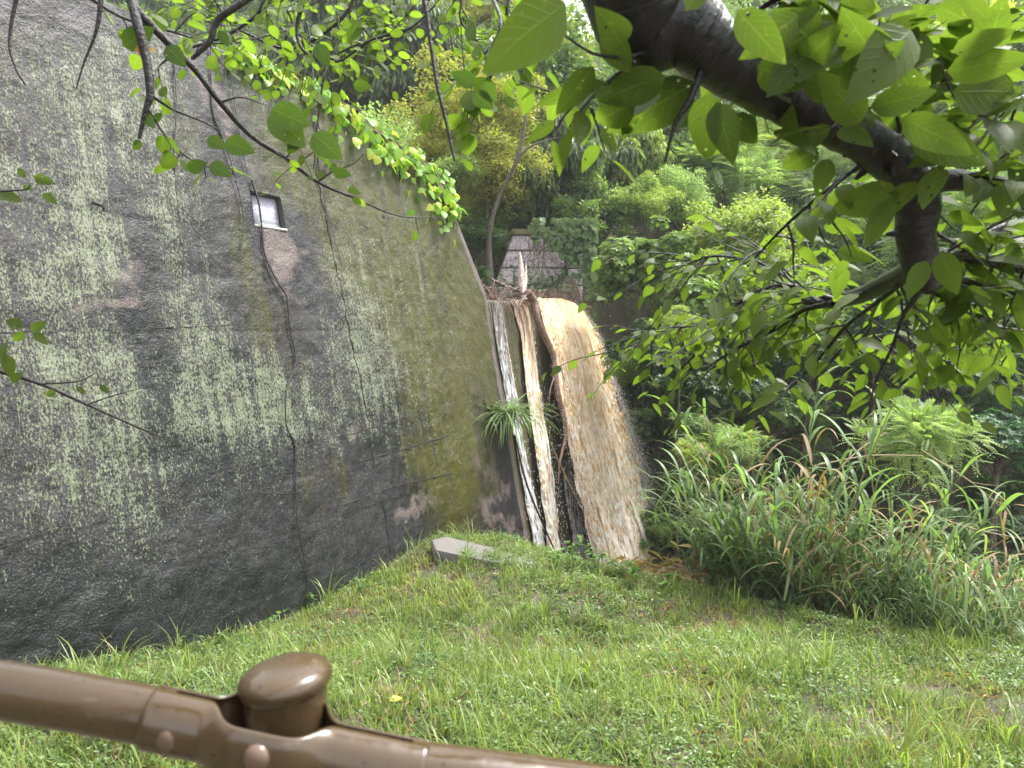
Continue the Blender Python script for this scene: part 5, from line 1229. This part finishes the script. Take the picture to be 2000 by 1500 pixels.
# second tree, round leaves, hanging from the top left
random.seed(15)
sb = np.array([-4.4, .6, float(H(-4.4, .6))]); sn = thing('snowbell_tree', 'tree with dark crooked twigs and round backlit leaves hanging from the top left', 'tree', sb)
crown_pt = np.array([-2.6, 1.9, CZ + 3.6])
mb = MB(); mb.tube([sb - [0, 0, .1], sb + [.2, .1, 2.5], sb + [.6, .4, 5.0], crown_pt, crown_pt + [1.6, .5, .35], crown_pt + [3.2, .9, .5]], [.16, .14, .11, .07, .05, .03], 12, 8, bump=.12); mb.build('trunk', M['bark'], sn, rel=sb)
SBR = [[(225, -160, 2.3, 34), (262, 20, 2.2, 20), (285, 110, 2.2, 18), (293, 180, 2.2, 15), (285, 215, 2.2, 12), (272, 270, 2.2, 7)],
       [(262, 15, 2.2, 18), (320, 75, 2.25, 15), (380, 135, 2.3, 13), (430, 200, 2.35, 11), (490, 265, 2.45, 10), (560, 310, 2.55, 9), (620, 355, 2.65, 7), (700, 390, 2.75, 5), (780, 422, 2.85, 3), (860, 425, 2.95, 1.5)],
       [(700, -150, 2.5, 22), (480, 0, 2.4, 14), (425, 40, 2.4, 14), (410, 80, 2.4, 12), (375, 115, 2.4, 8)],
       [(200, -60, 2.4, 12), (195, 20, 2.4, 9), (185, 70, 2.4, 6), (165, 120, 2.4, 4), (148, 175, 2.4, 2)],
       [(640, -120, 2.9, 16), (600, -20, 2.8, 10), (580, 60, 2.8, 8), (600, 105, 2.8, 6), (660, 120, 2.8, 5), (720, 80, 2.8, 6), (800, 55, 2.8, 5), (850, 10, 2.8, 4)],
       [(560, -80, 2.8, 14), (520, -10, 2.7, 9), (500, 30, 2.7, 7), (440, 70, 2.7, 6), (370, 95, 2.7, 5), (310, 130, 2.7, 4), (300, 190, 2.6, 3)],
       [(815, -60, 1.9, 14), (832, 20, 1.9, 8), (842, 90, 1.9, 8), (855, 170, 1.9, 8), (872, 240, 1.9, 7), (888, 315, 1.9, 5)],
       [(300, 190, 2.3, 7), (340, 215, 2.4, 5), (390, 235, 2.5, 4), (430, 255, 2.6, 3)],
       [(290, 215, 2.25, 5), (330, 275, 2.4, 4), (370, 310, 2.5, 3), (420, 330, 2.6, 2.5), (470, 345, 2.6, 1.5)],
       [(920, -120, 2.3, 14), (950, -30, 2.2, 8), (978, 40, 2.1, 7), (960, 90, 2.1, 6), (930, 115, 2.1, 4), (905, 130, 2.1, 3)],
       [(1000, -60, 2.2, 9), (985, 60, 2.2, 6), (970, 130, 2.2, 5), (940, 165, 2.2, 4), (925, 180, 2.2, 3)],
       [(430, 200, 2.35, 5), (470, 190, 2.35, 3), (520, 205, 2.35, 2)],
       [(60, -120, 2.6, 10), (20, 60, 2.6, 6), (30, 130, 2.6, 5), (50, 165, 2.6, 4)],
       [(700, -100, 3.2, 12), (690, 0, 3.2, 8), (640, 60, 3.2, 7), (560, 95, 3.2, 6), (470, 60, 3.2, 5), (400, 40, 3.2, 4)],
       [(620, 355, 2.65, 4), (650, 335, 2.65, 3), (690, 320, 2.65, 2), (710, 300, 2.65, 1.5)],
       [(560, 310, 2.55, 3), (580, 260, 2.5, 3), (560, 258, 2.5, 2)],
       [(130, -40, 2.5, 9), (230, 30, 2.5, 6), (330, 60, 2.5, 5), (440, 85, 2.6, 4), (560, 60, 2.7, 3)],
       [(880, -100, 3.0, 10), (820, 30, 3.0, 7), (760, 75, 3.0, 6), (690, 90, 3.0, 5), (640, 130, 3.0, 4), (620, 240, 3.0, 3), (613, 330, 3.0, 2)]]
branches(sn, sb, SBR, M['twig'], 'branch', .1, 8)
items = []; mbt = MB()
def tw(i, nt, L, ls, per=4, **k): twigs_on(sn, sb, SBR[i], nt, L, ls, items, mbt, per=per, rt=.0016, **k)
tw(4, 14, .24, .044, t0=.1, per=6); tw(13, 16, .28, .044, t0=.1, per=6); tw(17, 14, .27, .044, per=5, t0=.1); tw(5, 6, .2, .055, per=3); tw(9, 6, .18, .06, per=4); tw(10, 8, .18, .065, per=4); tw(2, 4, .15, .05, per=2); tw(16, 7, .2, .055, per=3); tw(8, 4, .14, .06, per=3); tw(1, 3, .12, .05, per=1, t0=.5)
# extra bright leaves in the top middle
EX = [[(640, -100, 3.6, 8), (660, -20, 3.6, 5), (700, 40, 3.6, 4), (740, 100, 3.6, 3)], [(760, -100, 3.6, 8), (770, -20, 3.6, 5), (760, 40, 3.6, 4), (730, 110, 3.6, 3)], [(540, -100, 3.8, 8), (550, -10, 3.8, 5), (570, 50, 3.8, 4), (540, 100, 3.8, 3)], [(860, -100, 3.2, 8), (900, -20, 3.2, 5), (900, 40, 3.2, 4), (940, 90, 3.2, 3)], [(450, -90, 3.6, 8), (420, -10, 3.6, 5), (440, 30, 3.6, 4), (470, 70, 3.6, 3)]]
branches(sn, sb, EX, M['twig'], 'branch', .1, 6)
for e_ in EX: twigs_on(sn, sb, e_, 12, .28, .052, items, mbt, per=6, rt=.0016, t0=.1)
n_small = len(items)
for h_ in [(240, 90, 300, 55, 2.2, 2.2), (325, 90, 360, 130, 2.2, 2.2), (280, 222, 300, 250, 2.2, 2.2), (275, 275, 258, 292, 2.2, 2.2), (300, 235, 318, 222, 2.3, 2.3), (530, 212, 600, 250, 1.9, 1.9), (530, 215, 590, 280, 1.95, 1.9), (610, 262, 665, 312, 1.9, 1.9), (580, 275, 560, 300, 2.5, 2.5), (555, 265, 590, 290, 2.5, 2.5),
           (365, 330, 405, 320, 2.3, 2.3), (410, 320, 450, 345, 2.3, 2.3), (405, 270, 440, 290, 2.2, 2.2), (440, 275, 495, 300, 2.1, 2.1), (650, 335, 685, 342, 2.4, 2.4), (680, 368, 705, 378, 2.5, 2.5), (690, 385, 705, 400, 2.5, 2.5), (475, 155, 482, 170, 2.3, 2.3), (600, 345, 612, 352, 2.4, 2.4),
           (925, 180, 960, 215, 1.9, 1.9), (930, 165, 880, 140, 1.9, 1.9), (945, 160, 965, 200, 1.9, 1.9), (928, 120, 935, 85, 2.0, 2.0), (915, 80, 925, 40, 2.0, 2.0), (620, 85, 640, 130, 2.6, 2.6), (690, 165, 725, 172, 2.6, 2.6), (700, 40, 680, 80, 2.6, 2.6), (300, 60, 330, 30, 2.4, 2.4), (430, 60, 445, 90, 2.4, 2.4),
           (1000, 150, 1040, 170, 2.2, 2.2), (985, 190, 1005, 210, 2.4, 2.4), (840, 195, 850, 175, 2.4, 2.4)]: hero(items, *h_)
mbt.build('twigs', M['twig'], sn, rel=sb)['kind'] = 'stuff'
leaf_parts(sn, T_RD, M['snow'], items[:n_small], sb, 250)
leaf_parts(sn, leaf_tpl(8, .36, -.14, .05), M['snowd'], items[n_small:], sb, 60)
V_, F_, L3 = scatter(T_CH2, [at(262, 98, 2.2) - sb], np.array([nrm(np.array([.9, 0, .1]))]), np.array([[0, -1., .3]]), [.055]); o = link('leaf', mesh('leaf', V_, F_, {'luv': L3}), leaf_mat('turning_leaf', (.55, .14, .02), (.5, .38, .04), .4, .4), sn); o['label'] = 'curled orange and yellow leaf'
print('round leaves', len(items))
# sprigs coming in from the left edge
for (specs, lab, leaves) in (
  ([[(-120, 690, 2.6, 14), (0, 725, 2.6, 10), (80, 750, 2.6, 8), (170, 790, 2.7, 7), (270, 835, 2.8, 5), (330, 860, 2.9, 2)], [(80, 750, 2.6, 4), (150, 745, 2.6, 3), (185, 730, 2.6, 1.5)], [(170, 790, 2.7, 3), (230, 770, 2.7, 2), (290, 755, 2.7, 1)], [(-60, 640, 2.6, 4), (0, 650, 2.6, 3), (60, 648, 2.6, 2)]],
   'thin twig with few leaves entering from the left edge, at wall mid height',
   [(10, 690, 25, 740), (0, 700, 10, 670), (50, 650, 20, 665), (60, 645, 90, 630), (65, 650, 92, 672), (45, 640, 10, 620), (110, 765, 85, 772), (150, 755, 165, 770), (195, 752, 212, 768), (20, 745, 45, 730)]),
  ([[(-120, 385, 2.4, 7), (0, 374, 2.4, 4), (50, 370, 2.4, 3), (60, 360, 2.4, 2)]], 'small sprig of leaves entering from the left edge, beside the lichened wall',
   [(50, 348, 32, 325), (65, 345, 105, 358), (85, 378, 110, 398), (0, 375, 38, 395), (45, 362, 62, 372)])):
    b0 = at(specs[0][0][0], specs[0][0][1], specs[0][0][2]); t = thing('sprig', lab, 'sprig', b0); branches(t, b0, specs, M['twig'], 'twig', .1, 6)
    items = []
    for l in leaves: hero(items, *l, 2.5, 2.5)
    leaf_parts(t, T_CH2, M['cherry'], items, b0)
# ------------------------------------------------------------------ handrail
M['brown'] = None
m = NT('brown_paint'); p = geo_pos(m); n1 = m.noise(p, 9, 4, .6); n2 = m.noise(m.mapping(p, (14, 60, 60)), 1., 4, .6)
dr = m.n('ShaderNodeTexVoronoi', {'Vector': p, 'Scale': 95.}, feature='SMOOTH_F1').outputs[0]
c = m.mix(n1, (.060, .038, .018), (.085, .055, .027)); c = m.mix(m.math('MULTIPLY', m.ramp(n2, .62, .74), .35), c, (.20, .16, .12))
c = m.mix(m.math('MULTIPLY', m.ramp(m.noise(p, 150, 2, .5), .66, .70), .7), c, (.022, .013, .008)); c = m.mix(m.math('MULTIPLY', m.ramp(m.noise(m.mapping(p, (60, 20, 20)), 1., 3, .7), .64, .70), .35), c, (.22, .17, .13))
rg = m.n('ShaderNodeMapRange', {0: m.noise(p, 26, 3), 1: .35, 2: .65, 3: .10, 4: .30}).outputs[0]
M['brown'] = m.out(m.pr(Base_Color=c, Roughness=rg, Coat_Weight=.35, Coat_Roughness=.12, Normal=m.bump(m.math('ADD', m.math('MULTIPLY', dr, .5), m.noise(p, 18, 2)), .10, .006)))
PP = at(552, 1420, .70)
hr = thing('handrail', 'brown painted tubular handrail with round capped post in the foreground', 'handrail', (PP[0], PP[1], float(H(PP[0], PP[1])))); hb = np.array(hr.location)
Rl = at(-500, 1268, .72); Ll = at(-500, 1268, .72); Rr_ = at(1500, 1640, .66)
RLm = at(552, 1443, .655)
rad = .0265
def toward(P, k): return P + nrm(CAM - P) * k
PL = [at(-420, 1292, .70), at(0, 1347, .685), at(335, 1405, .672)]
PRr = [at(640, 1475, .665), at(800, 1505, .66), at(1240, 1562, .655), at(1900, 1650, .65)]
mb = MB(); mb.tube(PL, rad * .97, 28, 4); mb.build('rail', M['brown'], hr, rel=hb)
mb = MB(); mb.tube(PRr[1:], rad * .97, 28, 4); mb.build('rail', M['brown'], hr, rel=hb)
# post
pr_ = .0395; px0, py0 = PP[0], PP[1] + .012; ztop = at(552, 1342, .70)[2]
mb = MB(); mb.tube([[px0, py0, hb[2] - .3], [px0, py0, ztop]], pr_, 36, 1); mb.build('post', M['brown'], hr, rel=hb)
prof = [(0.0, .0225), (.012, .0222), (.024, .0208), (.034, .0182), (.0405, .0145), (.0438, .0100), (.0445, .006), (.0438, .001), (.0420, -.0015), (.0400, -.004)]
ang = np.arange(40) / 40 * 6.2832; Vc = np.array([[px0 + r_ * math.cos(a), py0 + r_ * math.sin(a), ztop + z_ - .004 + r_ * math.cos(a) * .10] for r_, z_ in prof for a in ang]); Fc = [[i * 40 + j, i * 40 + (j + 1) % 40, (i + 1) * 40 + (j + 1) % 40, (i + 1) * 40 + j] for i in range(9) for j in range(40)]
mb = MB(); mb.add(Vc, Fc); mb.build('post_cap', M['brown'], hr, rel=hb)
# bracket: two shells clasping the post, front one bulging towards us
e0, e1 = at(300, 1398, .672), at(830, 1510, .662); ax = nrm(e1 - e0); Ltot = np.linalg.norm(e1 - e0)
pc = (np.array([px0, py0, 0]) - e0)[:2] @ ax[:2] / (ax[:2] @ ax[:2]); fwd = nrm(np.cross(ax, [0, 0, 1.])); fwd = fwd if fwd[1] < 0 else -fwd; upv = np.cross(fwd, ax); upv = upv if upv[2] > 0 else -upv
M['bolt'] = plain('bolt_metal', (.15, .098, .068), .3, .2, 30)
def shell(sign, name, offmax, a0, a1, r0):
    n, k = 60, 16; V_ = []
    for i in range(n + 1):
        s = Ltot * i / n; bul = math.exp(-((s - pc) / .045) ** 6); c_ = e0 + ax * s
        tgt = (np.array([px0, py0, 0]) - c_); dist = -(tgt @ fwd)  # how far the post axis is behind the rail
        off = (offmax) * bul
        for j in range(k + 1):
            th = a0 + (a1 - a0) * j / k; rr_ = r0 + .0008
            yy = math.sin(th) * rr_ * (1 - .10 * bul); xx_ = math.cos(th) * rr_ * (1 - .72 * bul)
            V_.append(c_ + fwd * sign * (xx_ + off) + upv * yy)
    V_ = np.array(V_); Fk = gridF(n + 1, k + 1); mb = MB(); mb.add(V_, Fk)
    ob = mb.build(name, M['brown'], hr, rel=hb); so_ = ob.modifiers.new('t', 'SOLIDIFY'); so_.thickness = .0026; so_.offset = 1
    return ob
shell(1, 'bracket', .030, R_(-80), R_(80), rad)
shell(-1, 'bracket_back', .052, R_(-75), R_(75), rad * .98)
for (x, y, r_) in ((330, 1440, .0125), (502, 1480, .0125), (706, 1494, .0125)):
    r0 = ray(x, y); P = CAM + r0 * (.63 if x == 502 else .648)
    prof = [(0, .0085), (.004, .0082), (.008, .0065), (.0108, .0035), (.0118, 0), (.0118, -.012)]; e1_ = ax; e2_ = upv
    Vc = np.array([P + e1_ * r_ * 1. * q[0] / .0118 * math.cos(a) + e2_ * r_ * q[0] / .0118 * math.sin(a) + fwd * q[1] for q in prof for a in ang[::2]]); Fc = [[i * 20 + j, i * 20 + (j + 1) % 20, (i + 1) * 20 + (j + 1) % 20, (i + 1) * 20 + j] for i in range(5) for j in range(20)]
    mb = MB(); mb.add(Vc, Fc); mb.build('bolt', M['bolt'], hr, rel=hb)
# ------------------------------------------------------------------ rain haze
HAZE = 0.0009
if HAZE:
    me = bpy.data.meshes.new('haze'); x0, x1, y0, y1, z0, z1 = -215, 215, -215, 225, -3, 62
    V_ = [(x, y, z) for x in (x0, x1) for y in (y0, y1) for z in (z0, z1)]; me.from_pydata(V_, [], [(0, 1, 3, 2), (4, 6, 7, 5), (0, 4, 5, 1), (2, 3, 7, 6), (0, 2, 6, 4), (1, 5, 7, 3)])
    m = NT('haze'); v = m.n('ShaderNodeVolumePrincipled', {'Color': (.93, .96, 1, 1), 'Density': HAZE, 'Anisotropy': .2}).outputs[0]; o_ = m.n('ShaderNodeOutputMaterial'); m.t.links.new(v, o_.inputs['Volume'])
    tag(link('haze', me, m.m), kind='stuff')
